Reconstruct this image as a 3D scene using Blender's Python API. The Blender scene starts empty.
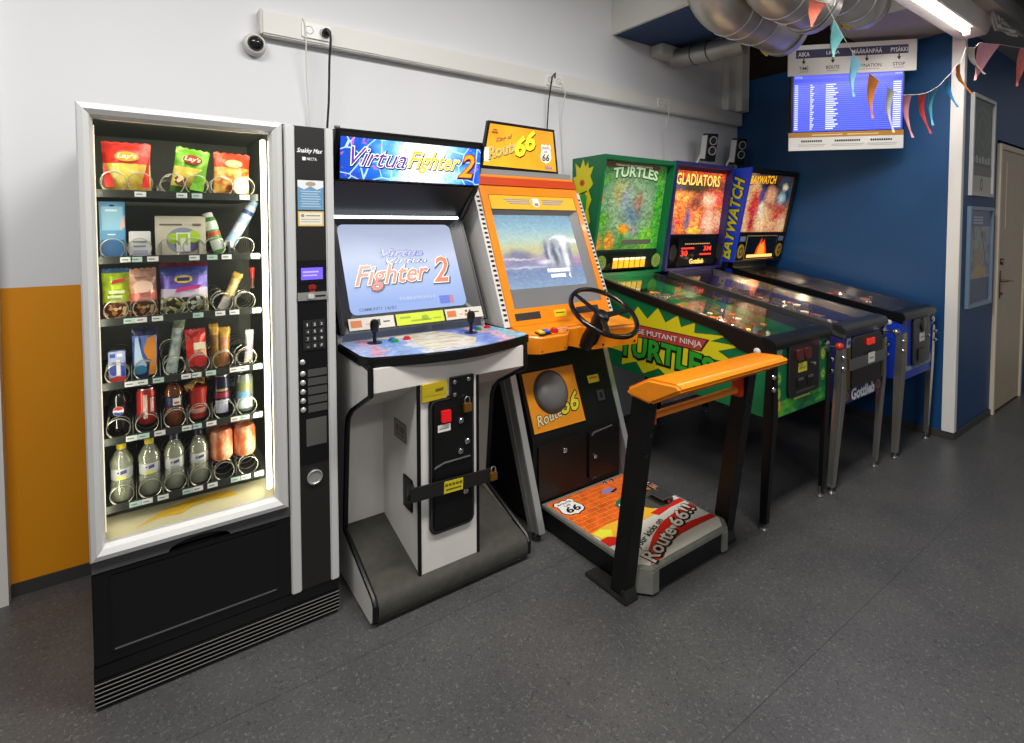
import bpy, bmesh, math, random
from math import sin, cos, pi, radians
from mathutils import Vector, Matrix
random.seed(7)
sc = bpy.context.scene
COL = sc.collection

# ------------------------------------------------------------------ materials
def lin(h):
    h = h.lstrip('#')
    o = []
    for i in (0, 2, 4):
        c = int(h[i:i+2], 16)/255
        o.append(c/12.92 if c <= .04045 else ((c+.055)/1.055)**2.4)
    return (*o, 1)

MATS = {}
def M(name, col, r=.5, m=0., e=0., nz=0., sc_=12., bump=0., coat=0., spec=.5):
    if name in MATS: return MATS[name]
    mt = bpy.data.materials.new(name); mt.use_nodes = True
    nt = mt.node_tree; b = nt.nodes['Principled BSDF']
    b.inputs['Base Color'].default_value = lin(col)
    b.inputs['Roughness'].default_value = r
    b.inputs['Metallic'].default_value = m
    b.inputs['Specular IOR Level'].default_value = spec
    if coat: b.inputs['Coat Weight'].default_value = coat; b.inputs['Coat Roughness'].default_value = .08
    if e:
        b.inputs['Emission Color'].default_value = lin(col); b.inputs['Emission Strength'].default_value = e
    if nz or bump:
        tc = nt.nodes.new('ShaderNodeTexCoord'); no = nt.nodes.new('ShaderNodeTexNoise')
        no.inputs['Scale'].default_value = sc_; no.inputs['Detail'].default_value = 5
        nt.links.new(tc.outputs['Object'], no.inputs['Vector'])
        if nz:
            rp = nt.nodes.new('ShaderNodeValToRGB'); c = lin(col)
            rp.color_ramp.elements[0].position = .3; rp.color_ramp.elements[1].position = .7
            rp.color_ramp.elements[0].color = (*[x*(1-nz) for x in c[:3]], 1)
            rp.color_ramp.elements[1].color = (*[min(1, x*(1+nz)) for x in c[:3]], 1)
            nt.links.new(no.outputs['Fac'], rp.inputs['Fac']); nt.links.new(rp.outputs['Color'], b.inputs['Base Color'])
        if bump:
            bp = nt.nodes.new('ShaderNodeBump'); bp.inputs['Strength'].default_value = bump; bp.inputs['Distance'].default_value = .01
            nt.links.new(no.outputs['Fac'], bp.inputs['Height']); nt.links.new(bp.outputs['Normal'], b.inputs['Normal'])
    MATS[name] = mt
    return mt

def art(name, stops, scale=8., e=0., kind='noise', r=.35, stretch=(1, 1, 1), dist=0., axis=None, mixn=.5, detail=4, tube=False):
    """printed artwork: a colour ramp over noise / cells, or over a Generated axis broken up by noise"""
    if name in MATS: return MATS[name]
    mt = bpy.data.materials.new(name); mt.use_nodes = True
    nt = mt.node_tree; b = nt.nodes['Principled BSDF']; L = nt.links.new
    tc = nt.nodes.new('ShaderNodeTexCoord'); mp = nt.nodes.new('ShaderNodeMapping')
    mp.inputs['Scale'].default_value = stretch
    L(tc.outputs['Object'], mp.inputs['Vector'])
    if kind == 'vor':
        t = nt.nodes.new('ShaderNodeTexVoronoi'); t.inputs['Scale'].default_value = scale
        n2 = nt.nodes.new('ShaderNodeTexNoise'); n2.inputs['Scale'].default_value = scale*.8
        vm = nt.nodes.new('ShaderNodeVectorMath'); vm.operation = 'MULTIPLY_ADD'
        vm.inputs[1].default_value = (dist/scale*2,)*3
        L(n2.outputs['Color'], vm.inputs[0]); L(mp.outputs['Vector'], vm.inputs[2]); L(vm.outputs['Vector'], t.inputs['Vector'])
        sp = nt.nodes.new('ShaderNodeSeparateColor'); L(t.outputs['Color'], sp.inputs['Color']); fac = sp.outputs['Red']
    else:
        t = nt.nodes.new('ShaderNodeTexNoise'); t.inputs['Scale'].default_value = scale
        t.inputs['Detail'].default_value = detail; t.inputs['Distortion'].default_value = dist
        L(mp.outputs['Vector'], t.inputs['Vector']); fac = t.outputs['Fac']
    if axis is not None:
        sx = nt.nodes.new('ShaderNodeSeparateXYZ'); L(tc.outputs['Generated'], sx.inputs['Vector'])
        ma = nt.nodes.new('ShaderNodeMath'); ma.operation = 'MULTIPLY_ADD'; ma.inputs[1].default_value = mixn
        sb = nt.nodes.new('ShaderNodeMath'); sb.operation = 'SUBTRACT'; sb.inputs[1].default_value = .5
        L(fac, sb.inputs[0]); L(sb.outputs[0], ma.inputs[0]); L(sx.outputs[axis], ma.inputs[2]); fac = ma.outputs[0]
    rp = nt.nodes.new('ShaderNodeValToRGB'); cr = rp.color_ramp
    if kind == 'vor': cr.interpolation = 'CONSTANT'
    while len(cr.elements) < len(stops): cr.elements.new(.5)
    for el, (p, c) in zip(cr.elements, stops): el.position = p
    for el, (p, c) in zip(cr.elements, stops): el.color = lin(c)
    L(fac, rp.inputs['Fac'])
    if tube: b.inputs['Base Color'].default_value = (.03, .03, .035, 1); b.inputs['Specular IOR Level'].default_value = .1
    else: L(rp.outputs['Color'], b.inputs['Base Color'])
    b.inputs['Roughness'].default_value = r
    if e:
        L(rp.outputs['Color'], b.inputs['Emission Color']); b.inputs['Emission Strength'].default_value = e
    MATS[name] = mt
    return mt

def paint(name, base, spots, e=0., amt=.10, nscale=9., speck=.3, sscale=40., r=.2, tube=False, hue=.035, lines=None):
    """hand-painted looking picture: soft colour areas with ragged edges over a vertical base ramp (x and z across the panel)"""
    if name in MATS: return MATS[name]
    mt = bpy.data.materials.new(name); mt.use_nodes = True
    nt = mt.node_tree; b = nt.nodes['Principled BSDF']; L = nt.links.new; N = nt.nodes.new
    tc = N('ShaderNodeTexCoord')
    no = N('ShaderNodeTexNoise'); no.inputs['Scale'].default_value = nscale; no.inputs['Detail'].default_value = 6; no.inputs['Roughness'].default_value = .65
    L(tc.outputs['Object'], no.inputs['Vector'])
    vm = N('ShaderNodeVectorMath'); vm.operation = 'SUBTRACT'; vm.inputs[1].default_value = (.5, .5, .5); L(no.outputs['Color'], vm.inputs[0])
    va = N('ShaderNodeVectorMath'); va.operation = 'MULTIPLY_ADD'; va.inputs[1].default_value = (amt*3, amt*3, amt*3); L(vm.outputs[0], va.inputs[0]); L(tc.outputs['Generated'], va.inputs[2])
    fl = N('ShaderNodeVectorMath'); fl.operation = 'MULTIPLY'; fl.inputs[1].default_value = (1, 0, 1); L(va.outputs[0], fl.inputs[0])
    sx = N('ShaderNodeSeparateXYZ'); L(fl.outputs[0], sx.inputs[0])
    rp = N('ShaderNodeValToRGB'); cr = rp.color_ramp
    while len(cr.elements) < len(base): cr.elements.new(.5)
    for el, (p, c) in zip(cr.elements, base): el.position = p
    for el, (p, c) in zip(cr.elements, base): el.color = lin(c)
    L(sx.outputs['Z'], rp.inputs[0]); col = rp.outputs[0]
    for (u, v, ru, rv, c, soft) in spots:
        d = N('ShaderNodeVectorMath'); d.operation = 'SUBTRACT'; d.inputs[1].default_value = (u, 0, v); L(fl.outputs[0], d.inputs[0])
        k = N('ShaderNodeVectorMath'); k.operation = 'MULTIPLY'; k.inputs[1].default_value = (1/ru, 0, 1/rv); L(d.outputs[0], k.inputs[0])
        ln = N('ShaderNodeVectorMath'); ln.operation = 'LENGTH'; L(k.outputs[0], ln.inputs[0])
        mr = N('ShaderNodeMapRange'); mr.inputs['From Min'].default_value = 1+soft; mr.inputs['From Max'].default_value = 1-soft; L(ln.outputs['Value'], mr.inputs['Value'])
        mx = N('ShaderNodeMix'); mx.data_type = 'RGBA'; L(mr.outputs[0], mx.inputs[0]); L(col, mx.inputs[6]); mx.inputs[7].default_value = lin(c); col = mx.outputs[2]
    if speck:
        vo = N('ShaderNodeTexVoronoi'); vo.inputs['Scale'].default_value = sscale; L(va.outputs[0], vo.inputs['Vector'])
        hs = N('ShaderNodeSeparateColor'); L(vo.outputs['Color'], hs.inputs[0])
        hv = N('ShaderNodeHueSaturation'); h1 = N('ShaderNodeMapRange'); h1.inputs['To Min'].default_value = .5-hue; h1.inputs['To Max'].default_value = .5+hue
        h2 = N('ShaderNodeMapRange'); h2.inputs['To Min'].default_value = 1-speck; h2.inputs['To Max'].default_value = 1+speck*.8
        L(hs.outputs[0], h1.inputs[0]); L(hs.outputs[1], h2.inputs[0]); L(h1.outputs[0], hv.inputs['Hue']); L(h2.outputs[0], hv.inputs['Value']); L(col, hv.inputs['Color']); col = hv.outputs[0]
    if lines:
        ls, lw_, lc, lk = lines
        ve = N('ShaderNodeTexVoronoi'); ve.feature = 'DISTANCE_TO_EDGE'; ve.inputs['Scale'].default_value = ls; L(fl.outputs[0], ve.inputs['Vector'])
        ml = N('ShaderNodeMapRange'); ml.inputs['From Min'].default_value = lw_; ml.inputs['From Max'].default_value = lw_*2.2; ml.inputs['To Min'].default_value = lk; ml.inputs['To Max'].default_value = 0
        L(ve.outputs['Distance'], ml.inputs['Value']); mx = N('ShaderNodeMix'); mx.data_type = 'RGBA'; L(ml.outputs[0], mx.inputs[0]); L(col, mx.inputs[6]); mx.inputs[7].default_value = lin(lc); col = mx.outputs[2]
    if tube: b.inputs['Base Color'].default_value = (.03, .03, .035, 1); b.inputs['Specular IOR Level'].default_value = .1
    else: L(col, b.inputs['Base Color'])
    b.inputs['Roughness'].default_value = r
    if e: L(col, b.inputs['Emission Color']); b.inputs['Emission Strength'].default_value = e
    MATS[name] = mt
    return mt

def clear(name, tint='ffffff', gloss=.06, rough=.02, fk=.6, haze=None):
    """thin clear sheet: transmits straight through, mirrors a little"""
    if name in MATS: return MATS[name]
    mt = bpy.data.materials.new(name); mt.use_nodes = True
    nt = mt.node_tree; L = nt.links.new
    nt.nodes.remove(nt.nodes['Principled BSDF']); out = nt.nodes['Material Output']
    tr = nt.nodes.new('ShaderNodeBsdfTransparent'); tr.inputs['Color'].default_value = lin(tint)
    gl = nt.nodes.new('ShaderNodeBsdfGlossy'); gl.inputs['Roughness'].default_value = rough
    mx = nt.nodes.new('ShaderNodeMixShader')
    lw = nt.nodes.new('ShaderNodeFresnel'); lw.inputs['IOR'].default_value = 1.35
    ma = nt.nodes.new('ShaderNodeMath'); ma.operation = 'MULTIPLY_ADD'
    ma.inputs[1].default_value = fk; ma.inputs[2].default_value = gloss
    L(lw.outputs[0], ma.inputs[0]); L(ma.outputs[0], mx.inputs[0])
    if haze:
        df = nt.nodes.new('ShaderNodeBsdfDiffuse'); df.inputs['Color'].default_value = lin(haze[1]); m0 = nt.nodes.new('ShaderNodeMixShader'); m0.inputs[0].default_value = haze[0]
        L(tr.outputs[0], m0.inputs[1]); L(df.outputs[0], m0.inputs[2]); L(m0.outputs[0], mx.inputs[1])
    else: L(tr.outputs[0], mx.inputs[1])
    L(gl.outputs[0], mx.inputs[2]); L(mx.outputs[0], out.inputs[0])
    MATS[name] = mt
    return mt

black = M('black_laminate', '0d0d0d', .42, nz=.2, spec=.35)
blackp = M('black_plastic', '0e0e0f', .35, spec=.4)
blackg = M('black_gloss', '0a0a0b', .18)
rubber = M('black_rubber', '19191a', .7)
silver = M('silver_paint', 'd2d2d0', .36, .2)
steel = M('steel', '9a9a98', .32, .9)
chrome = M('chrome', 'd0d0d0', .14, 1.)
white = M('white_laminate', 'dcd8d2', .4, nz=.03)
whitep = M('white_paint', 'e6e4de', .5)
brass = M('brass', 'b98a3c', .3, .9)
orange = M('orange_paint', 'f08a10', .32, nz=.05, coat=.2)
yellow = M('yellow_vinyl', 'f0c81c', .4)
redp = M('red_plastic', 'c01a18', .3)
greenp = M('green_plastic', '18884a', .3)
bluep = M('blue_plastic', '2050c0', .3)
paperw = M('paper_white', 'e8e6e0', .6)
ink = M('black_ink', '151515', .5)
whitei = M('white_ink', 'f0f0ee', .5)

# ------------------------------------------------------------------ mesh builder
class MB:
    def __init__(s, mat=None):
        s.v = []; s.f = []; s.mi = []; s.mats = []; s.cur = 0
        if mat: s.m(mat)
    def m(s, mat):
        if mat not in s.mats: s.mats.append(mat)
        s.cur = s.mats.index(mat); return s
    def add(s, vs, fs):
        n = len(s.v); s.v += [tuple(v) for v in vs]
        for f in fs: s.f.append([i+n for i in f]); s.mi.append(s.cur)
        return s
    def bm(s, b):
        b.verts.index_update()
        s.add([v.co[:] for v in b.verts], [[v.index for v in f.verts] for f in b.faces]); b.free(); return s
    def box(s, x0, x1, y0, y1, z0, z1, bev=0., seg=2):
        vs = [(x, y, z) for x in (x0, x1) for y in (y0, y1) for z in (z0, z1)]
        fs = [(0, 1, 3, 2), (4, 6, 7, 5), (0, 4, 5, 1), (2, 3, 7, 6), (0, 2, 6, 4), (1, 5, 7, 3)]
        if not bev: return s.add(vs, fs)
        b = bmesh.new(); V = [b.verts.new(v) for v in vs]
        for f in fs: b.faces.new([V[i] for i in f])
        bmesh.ops.bevel(b, geom=list(b.edges), offset=bev, segments=seg, affect='EDGES')
        return s.bm(b)
    def prism(s, poly, ax, a, b, bev=0., seg=2):
        """polygon in the plane across axis ax (x:(y,z) y:(x,z) z:(x,y)), extruded a..b"""
        def P(p, t): return {'x': (t, p[0], p[1]), 'y': (p[0], t, p[1]), 'z': (p[0], p[1], t)}[ax]
        n = len(poly)
        area = sum(poly[i][0]*poly[(i+1) % n][1]-poly[(i+1) % n][0]*poly[i][1] for i in range(n))
        if (area < 0) != (ax == 'y'): poly = poly[::-1]
        vs = [P(p, a) for p in poly]+[P(p, b) for p in poly]
        fs = [list(range(n))[::-1], [i+n for i in range(n)]]+[(i, (i+1) % n, n+(i+1) % n, n+i) for i in range(n)]
        if not bev: return s.add(vs, fs)
        bb = bmesh.new(); V = [bb.verts.new(v) for v in vs]
        for f in fs: bb.faces.new([V[i] for i in f])
        bmesh.ops.bevel(bb, geom=list(bb.edges), offset=bev, segments=seg, affect='EDGES', clamp_overlap=True)
        return s.bm(bb)
    def tube(s, pts, r, seg=8, closed=False, caps=True):
        pts = [Vector(p) for p in pts]; n = len(pts); rings = []
        rr = r if isinstance(r, (list, tuple)) else [r]*n
        up = None
        for i, p in enumerate(pts):
            if closed: t = pts[(i+1) % n]-pts[i-1]
            else: t = pts[min(i+1, n-1)]-pts[max(i-1, 0)]
            t.normalize()
            if up is None:
                up = Vector((0, 0, 1)) if abs(t.z) < .9 else Vector((1, 0, 0))
            u = up-t*up.dot(t); u.normalize(); w = t.cross(u); up = u
            rings.append([p+(u*cos(2*pi*k/seg)+w*sin(2*pi*k/seg))*rr[i] for k in range(seg)])
        vs = [v for R in rings for v in R]; fs = []
        for i in range(n if closed else n-1):
            a = i*seg; b = ((i+1) % n)*seg
            for k in range(seg):
                k2 = (k+1) % seg; fs.append((a+k, a+k2, b+k2, b+k))
        if caps and not closed:
            fs.append(list(range(seg))[::-1]); fs.append([(n-1)*seg+k for k in range(seg)])
        return s.add(vs, fs)
    def cyl(s, p0, p1, r0, r1=None, seg=16):
        return s.tube([p0, p1], [r0, r0 if r1 is None else r1], seg)
    def lathe(s, prof, o=(0, 0, 0), ax=(0, 0, 1), seg=20):
        """prof = [(radius, height)] turned about the axis through o"""
        a = Vector(ax).normalized(); u = a.orthogonal().normalized(); w = a.cross(u); o = Vector(o)
        vs = []; fs = []
        for r, h in prof:
            vs += [o+a*h+(u*cos(2*pi*k/seg)+w*sin(2*pi*k/seg))*max(r, 1e-5) for k in range(seg)]
        for i in range(len(prof)-1):
            for k in range(seg):
                k2 = (k+1) % seg; fs.append((i*seg+k, i*seg+k2, (i+1)*seg+k2, (i+1)*seg+k))
        fs.append(list(range(seg))[::-1]); fs.append([(len(prof)-1)*seg+k for k in range(seg)])
        return s.add(vs, fs)
    def ball(s, c, r, seg=12, sq=(1, 1, 1)):
        n = seg//2; vs = []; fs = []
        for i in range(n+1):
            t = pi*i/n
            for k in range(seg):
                vs.append((c[0]+r*sq[0]*sin(t)*cos(2*pi*k/seg), c[1]+r*sq[1]*sin(t)*sin(2*pi*k/seg), c[2]-r*sq[2]*cos(t)))
        for i in range(n):
            for k in range(seg):
                k2 = (k+1) % seg; fs.append((i*seg+k, i*seg+k2, (i+1)*seg+k2, (i+1)*seg+k))
        return s.add(vs, fs)
    def quad(s, *p): return s.add(p, [list(range(len(p)))])
    # printed / applied things on a flat frame
    def dec(s, fr, pts, h=.001):
        return s.add([fr.p(x, y, h) for x, y in pts], [list(range(len(pts)))])
    def slab(s, fr, pts, h0, h1):
        n = len(pts)
        if sum(pts[i][0]*pts[(i+1) % n][1]-pts[(i+1) % n][0]*pts[i][1] for i in range(n)) < 0: pts = pts[::-1]
        return s.add([fr.p(x, y, h0) for x, y in pts]+[fr.p(x, y, h1) for x, y in pts],
                     [list(range(n))[::-1], [i+n for i in range(n)]]+[(i, (i+1) % n, n+(i+1) % n, n+i) for i in range(n)])
    def text(s, fr, t, x, y, w, h, ht=.0015, shear=0., off=0., rot=0., arc=0.):
        vs, fs = glyphs(t, shear, off)
        c, sn = cos(rot), sin(rot); out = []
        for a, b in vs:
            a *= w; b *= h
            if arc: b += arc*(1-((a/w)*2-1)**2)
            out.append(fr.p(x+a*c-b*sn, y+a*sn+b*c, ht))
        return s.add(out, fs)

_G = {}
def glyphs(t, shear, off):
    key = (t, shear, off)
    if key in _G: return _G[key]
    def raw(o_):
        cu = bpy.data.curves.new('lettering', 'FONT'); cu.body = t; cu.shear = shear; cu.offset = o_
        cu.resolution_u = 2; cu.fill_mode = 'FRONT'
        ob = bpy.data.objects.new('lettering', cu); COL.objects.link(ob)
        dg = bpy.context.evaluated_depsgraph_get(); dg.update()
        me = ob.evaluated_get(dg).to_mesh()
        v = [(q.co.x, q.co.y) for q in me.vertices]; f = [list(p.vertices) for p in me.polygons]
        ob.evaluated_get(dg).to_mesh_clear()
        bpy.data.objects.remove(ob); bpy.data.curves.remove(cu)
        return v, f
    v0, f0 = raw(0.)
    x0 = min(a for a, b in v0); x1 = max(a for a, b in v0); y0 = min(b for a, b in v0); y1 = max(b for a, b in v0)
    v, f = (v0, f0) if not off else raw(off)
    _G[key] = ([((a-x0)/(x1-x0), (b-y0)/(y1-y0)) for a, b in v], f)
    return _G[key]

class Fr:
    def __init__(s, o, u, v):
        s.o = Vector(o); s.u = Vector(u).normalized(); s.v = Vector(v).normalized(); s.n = s.u.cross(s.v)
    def p(s, x, y, h=0.): return s.o+s.u*x+s.v*y+s.n*h
def front(x, y, z): return Fr((x, y, z), (1, 0, 0), (0, 0, 1))
def left(x, y, z): return Fr((x, y, z), (0, -1, 0), (0, 0, 1))
def R(x0, y0, x1, y1): return [(x0, y0), (x1, y0), (x1, y1), (x0, y1)]
def rr(x0, y0, x1, y1, r, n=5):
    o = []
    for cx, cy, a in ((x1-r, y0+r, -90), (x1-r, y1-r, 0), (x0+r, y1-r, 90), (x0+r, y0+r, 180)):
        o += [(cx+r*cos(radians(a+90*i/n)), cy+r*sin(radians(a+90*i/n))) for i in range(n+1)]
    return o
def ell(cx, cy, rx, ry=None, n=24):
    ry = rx if ry is None else ry
    return [(cx+rx*cos(2*pi*i/n), cy+ry*sin(2*pi*i/n)) for i in range(n)]
def shield(x, y, w, h):
    p = [(.5, 0), (.66, .07), (.8, .08), (.95, .2), (1, .36), (.94, .55), (.9, .72), (.97, .86), (.84, 1), (.68, .93), (.5, .99),
         (.32, .93), (.16, 1), (.03, .86), (.1, .72), (.06, .55), (0, .36), (.05, .2), (.2, .08), (.34, .07)]
    return [(x+a*w, y+b*h) for a, b in p]

ROOT = {}
def thing(name, label, cat, loc=(0, 0, 0), group=None, kind=None):
    o = bpy.data.objects.new(name, None); COL.objects.link(o); o.location = loc
    o.empty_display_size = .1
    o['label'] = label; o['category'] = cat
    if group: o['group'] = group
    if kind: o['kind'] = kind
    ROOT[o.name] = Vector(loc)
    return o
def build(name, mb, parent=None, label=None, cat=None, group=None, kind=None, loc=None, ang=35):
    me = bpy.data.meshes.new(name)
    off = ROOT[parent.name] if parent else Vector(loc or (0, 0, 0))
    me.from_pydata([tuple(Vector(v)-off) for v in mb.v], [], mb.f)
    for mt in mb.mats: me.materials.append(mt)
    me.polygons.foreach_set('material_index', mb.mi)
    me.polygons.foreach_set('use_smooth', [True]*len(mb.f))
    me.validate(); me.update()
    b = bmesh.new(); b.from_mesh(me); bmesh.ops.remove_doubles(b, verts=b.verts, dist=1e-6); b.to_mesh(me); b.free()
    me.set_sharp_from_angle(angle=radians(ang))
    o = bpy.data.objects.new(name, me); COL.objects.link(o)
    if parent:
        o.parent = parent; ROOT[o.name] = off
    else:
        o.location = off; ROOT[o.name] = off
    for k, v in (('label', label), ('category', cat), ('group', group), ('kind', kind)):
        if v: o[k] = v
    return o
def copy(o, delta, parent=None):
    c = o.copy(); COL.objects.link(c); c.location = Vector(o.location)+Vector(delta)
    if parent: c.parent = parent
    return c
def struct(name, mb, parent=None, **k): return build(name, mb, parent, kind=None if parent else 'structure', **k)

# ------------------------------------------------------------------ setting
WY = 2.8208; BX = 4.5446; FY = 1.1856
def floor_mat():
    mt = bpy.data.materials.new('vinyl_floor'); mt.use_nodes = True
    nt = mt.node_tree; b = nt.nodes['Principled BSDF']; L = nt.links.new; N = nt.nodes.new
    tc = N('ShaderNodeTexCoord')
    n1 = N('ShaderNodeTexNoise'); n1.inputs['Scale'].default_value = 3.; n1.inputs['Detail'].default_value = 6
    n2 = N('ShaderNodeTexNoise'); n2.inputs['Scale'].default_value = 95.; n2.inputs['Detail'].default_value = 4; n2.inputs['Distortion'].default_value = 1.2
    n3 = N('ShaderNodeTexNoise'); n3.inputs['Scale'].default_value = 60.; n3.inputs['Detail'].default_value = 3; n3.inputs['Distortion'].default_value = 2.
    for n in (n1, n2, n3): L(tc.outputs['Object'], n.inputs['Vector'])
    r1 = N('ShaderNodeValToRGB'); r1.color_ramp.elements[0].color = lin('454546'); r1.color_ramp.elements[1].color = lin('51504f')
    r1.color_ramp.elements[0].position = .3; r1.color_ramp.elements[1].position = .7
    L(n1.outputs['Fac'], r1.inputs['Fac'])
    r2 = N('ShaderNodeValToRGB'); r2.color_ramp.elements[0].position = .57; r2.color_ramp.elements[1].position = .70
    L(n2.outputs['Fac'], r2.inputs['Fac'])
    r3 = N('ShaderNodeValToRGB'); r3.color_ramp.elements[0].position = .34; r3.color_ramp.elements[1].position = .44
    r3.color_ramp.elements[0].color = (1, 1, 1, 1); r3.color_ramp.elements[1].color = (0, 0, 0, 1)
    L(n3.outputs['Fac'], r3.inputs['Fac'])
    m1 = N('ShaderNodeMix'); m1.data_type = 'RGBA'; m2 = N('ShaderNodeMix'); m2.data_type = 'RGBA'
    k1 = N('ShaderNodeMath'); k1.operation = 'MULTIPLY'; k1.inputs[1].default_value = .5; L(r2.outputs['Color'], k1.inputs[0])
    k2 = N('ShaderNodeMath'); k2.operation = 'MULTIPLY'; k2.inputs[1].default_value = .5; L(r3.outputs['Color'], k2.inputs[0])
    L(k1.outputs[0], m1.inputs[0]); L(r1.outputs['Color'], m1.inputs[6]); m1.inputs[7].default_value = lin('7e7e7a')
    L(k2.outputs[0], m2.inputs[0]); L(m1.outputs[2], m2.inputs[6]); m2.inputs[7].default_value = lin('2a2a2e')
    # welded seams every 0.89 m
    sx = N('ShaderNodeSeparateXYZ'); L(tc.outputs['Object'], sx.inputs[0])
    a = N('ShaderNodeMath'); a.operation = 'ADD'; a.inputs[1].default_value = 10*.889-.84; L(sx.outputs['Y'], a.inputs[0])
    md = N('ShaderNodeMath'); md.operation = 'MODULO'; md.inputs[1].default_value = .889; L(a.outputs[0], md.inputs[0])
    lt = N('ShaderNodeMath'); lt.operation = 'LESS_THAN'; lt.inputs[1].default_value = .004; L(md.outputs[0], lt.inputs[0])
    k3 = N('ShaderNodeMath'); k3.operation = 'MULTIPLY'; k3.inputs[1].default_value = .55; L(lt.outputs[0], k3.inputs[0])
    m3 = N('ShaderNodeMix'); m3.data_type = 'RGBA'; L(k3.outputs[0], m3.inputs[0]); L(m2.outputs[2], m3.inputs[6]); m3.inputs[7].default_value = lin('2c2c2c')
    L(m3.outputs[2], b.inputs['Base Color'])
    b.inputs['Roughness'].default_value = .36; b.inputs['Specular IOR Level'].default_value = .45
    bp = N('ShaderNodeBump'); bp.inputs['Strength'].default_value = .06; bp.inputs['Distance'].default_value = .004
    L(n2.outputs['Fac'], bp.inputs['Height']); L(bp.outputs['Normal'], b.inputs['Normal'])
    return mt
struct('floor', MB(floor_mat()).box(-3, 8, -3.5, 4, -.05, 0))
wallw = M('grey_white_wall', 'e6e6e8', .62, nz=.02, sc_=1.5)
wallo = M('orange_wall', 'e29200', .55, nz=.03, sc_=2)
wallb = M('blue_wall', '0b4474', .5, nz=.06, sc_=2)
mb = MB(wallw); mb.quad((-3, WY, 1.2294), (BX, WY, 1.2294), (BX, WY, 3.7), (-3, WY, 3.7)).quad((.2, WY, 0), (BX, WY, 0), (BX, WY, 1.2294), (.2, WY, 1.2294))
mb.quad((-3, WY+.1, 0), (-3, WY+.1, 3.7), (BX, WY+.1, 3.7), (BX, WY+.1, 0)).quad((-3, WY, 3.7), (BX, WY, 3.7), (BX, WY+.1, 3.7), (-3, WY+.1, 3.7))
mb.m(wallo).quad((-3, WY, 0), (.2, WY, 0), (.2, WY, 1.2294), (-3, WY, 1.2294))
struct('wall_back', mb)
struct('wall_right', MB(wallb).box(BX, BX+.12, FY+.004, WY+.1, 0, 2.785))
struct('wall_far', MB(wallb).quad((BX+.004, FY, 0), (5.39, FY, 0), (5.39, FY, 2.13), (BX+.004, FY, 2.13)).quad((6.22, FY, 0), (7.6, FY, 0), (7.6, FY, 3.2), (6.22, FY, 3.2))
       .quad((BX+.004, FY, 2.13), (6.22, FY, 2.13), (6.22, FY, 3.2), (BX+.004, FY, 3.2)).box(BX+.121, 7.6, FY+.05, FY+.06, 0, 3.2))
base_m = M('dark_baseboard', '3a3a38', .5)
struct('baseboard_back', MB(base_m).box(-.44, -.1, WY-.008, WY, 0, .052))
struct('baseboard_right', MB(base_m).box(BX-.012, BX, FY-.012, WY-.01, 0, .05, .003))
struct('baseboard_far', MB(base_m).box(BX+.0, 5.38, FY-.012, FY-.001, 0, .05, .003))
struct('trim_1', MB(whitep).box(-.75, -.44, 2.765, WY-.001, 0, 3.7))                       # white pilaster at the left
struct('trim_2', MB(whitep).box(BX-.02, BX+.032, FY-.012, FY+.058, .051, 2.785, .003))      # white corner bead of the blue wall
struct('trim_3', MB(whitep).box(4.29, 4.41, 2.75, WY-.001, 2.502, 3.5, .004).box(4.41, 4.53, 2.70, WY-.001, 2.502, 3.5, .004))
ceil_m = M('grey_ceiling', '8d8a86', .8, nz=.08, sc_=3)
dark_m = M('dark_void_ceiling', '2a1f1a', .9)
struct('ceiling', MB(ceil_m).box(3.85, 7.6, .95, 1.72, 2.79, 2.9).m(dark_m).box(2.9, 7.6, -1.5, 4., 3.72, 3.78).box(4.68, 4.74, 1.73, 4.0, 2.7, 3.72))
soff = M('blue_soffit', '24406a', .6)
mb = MB(M('cream_soffit', 'dcdad2', .6)); mb.box(2.905, 2.93, 2.0, WY-.002, 2.889, 3.7).m(soff).box(2.931, 3.62, 2.0, WY-.002, 2.889, 3.7)
struct('trim_4', mb)                                                                       # boxed soffit, blue underside
# door beyond the corner
doorm = M('door_cream', 'c3b092', .45, nz=.04)
mb = MB(doorm).box(5.43, 6.18, FY-.012, FY+.02, .012, 2.06, .003)
mb.m(M('door_line', 'dccfb4', .4)).box(5.60, 5.612, FY-.016, FY-.0125, 1.45, 1.98)
d = struct('door_1', mb, cat=None)
struct('door_frame', MB(M('door_frame_paint', 'd5c8b0', .45)).box(5.39, 5.43, FY-.025, FY+.02, 0, 2.10, .003).box(6.18, 6.22, FY-.025, FY+.02, 0, 2.10, .003).box(5.43, 6.18, FY-.025, FY+.02, 2.06, 2.10, .003), d)
mb = MB(M('door_brass', '8a6a40', .3, .9)); mb.slab(front(5.505, FY-.0122, .9), rr(0, 0, .04, .22, .015), 0, .006)
mb.cyl((5.525, FY-.018, 1.04), (5.525, FY-.055, 1.04), .009).tube([(5.525, FY-.055, 1.04), (5.56, FY-.06, 1.042), (5.66, FY-.058, 1.035)], .008)
mb.cyl((5.525, FY-.012, 1.19), (5.525, FY-.03, 1.19), .025).cyl((5.525, FY-.018, .94), (5.525, FY-.03, .94), .011)
struct('door_handle', mb, d)

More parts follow.
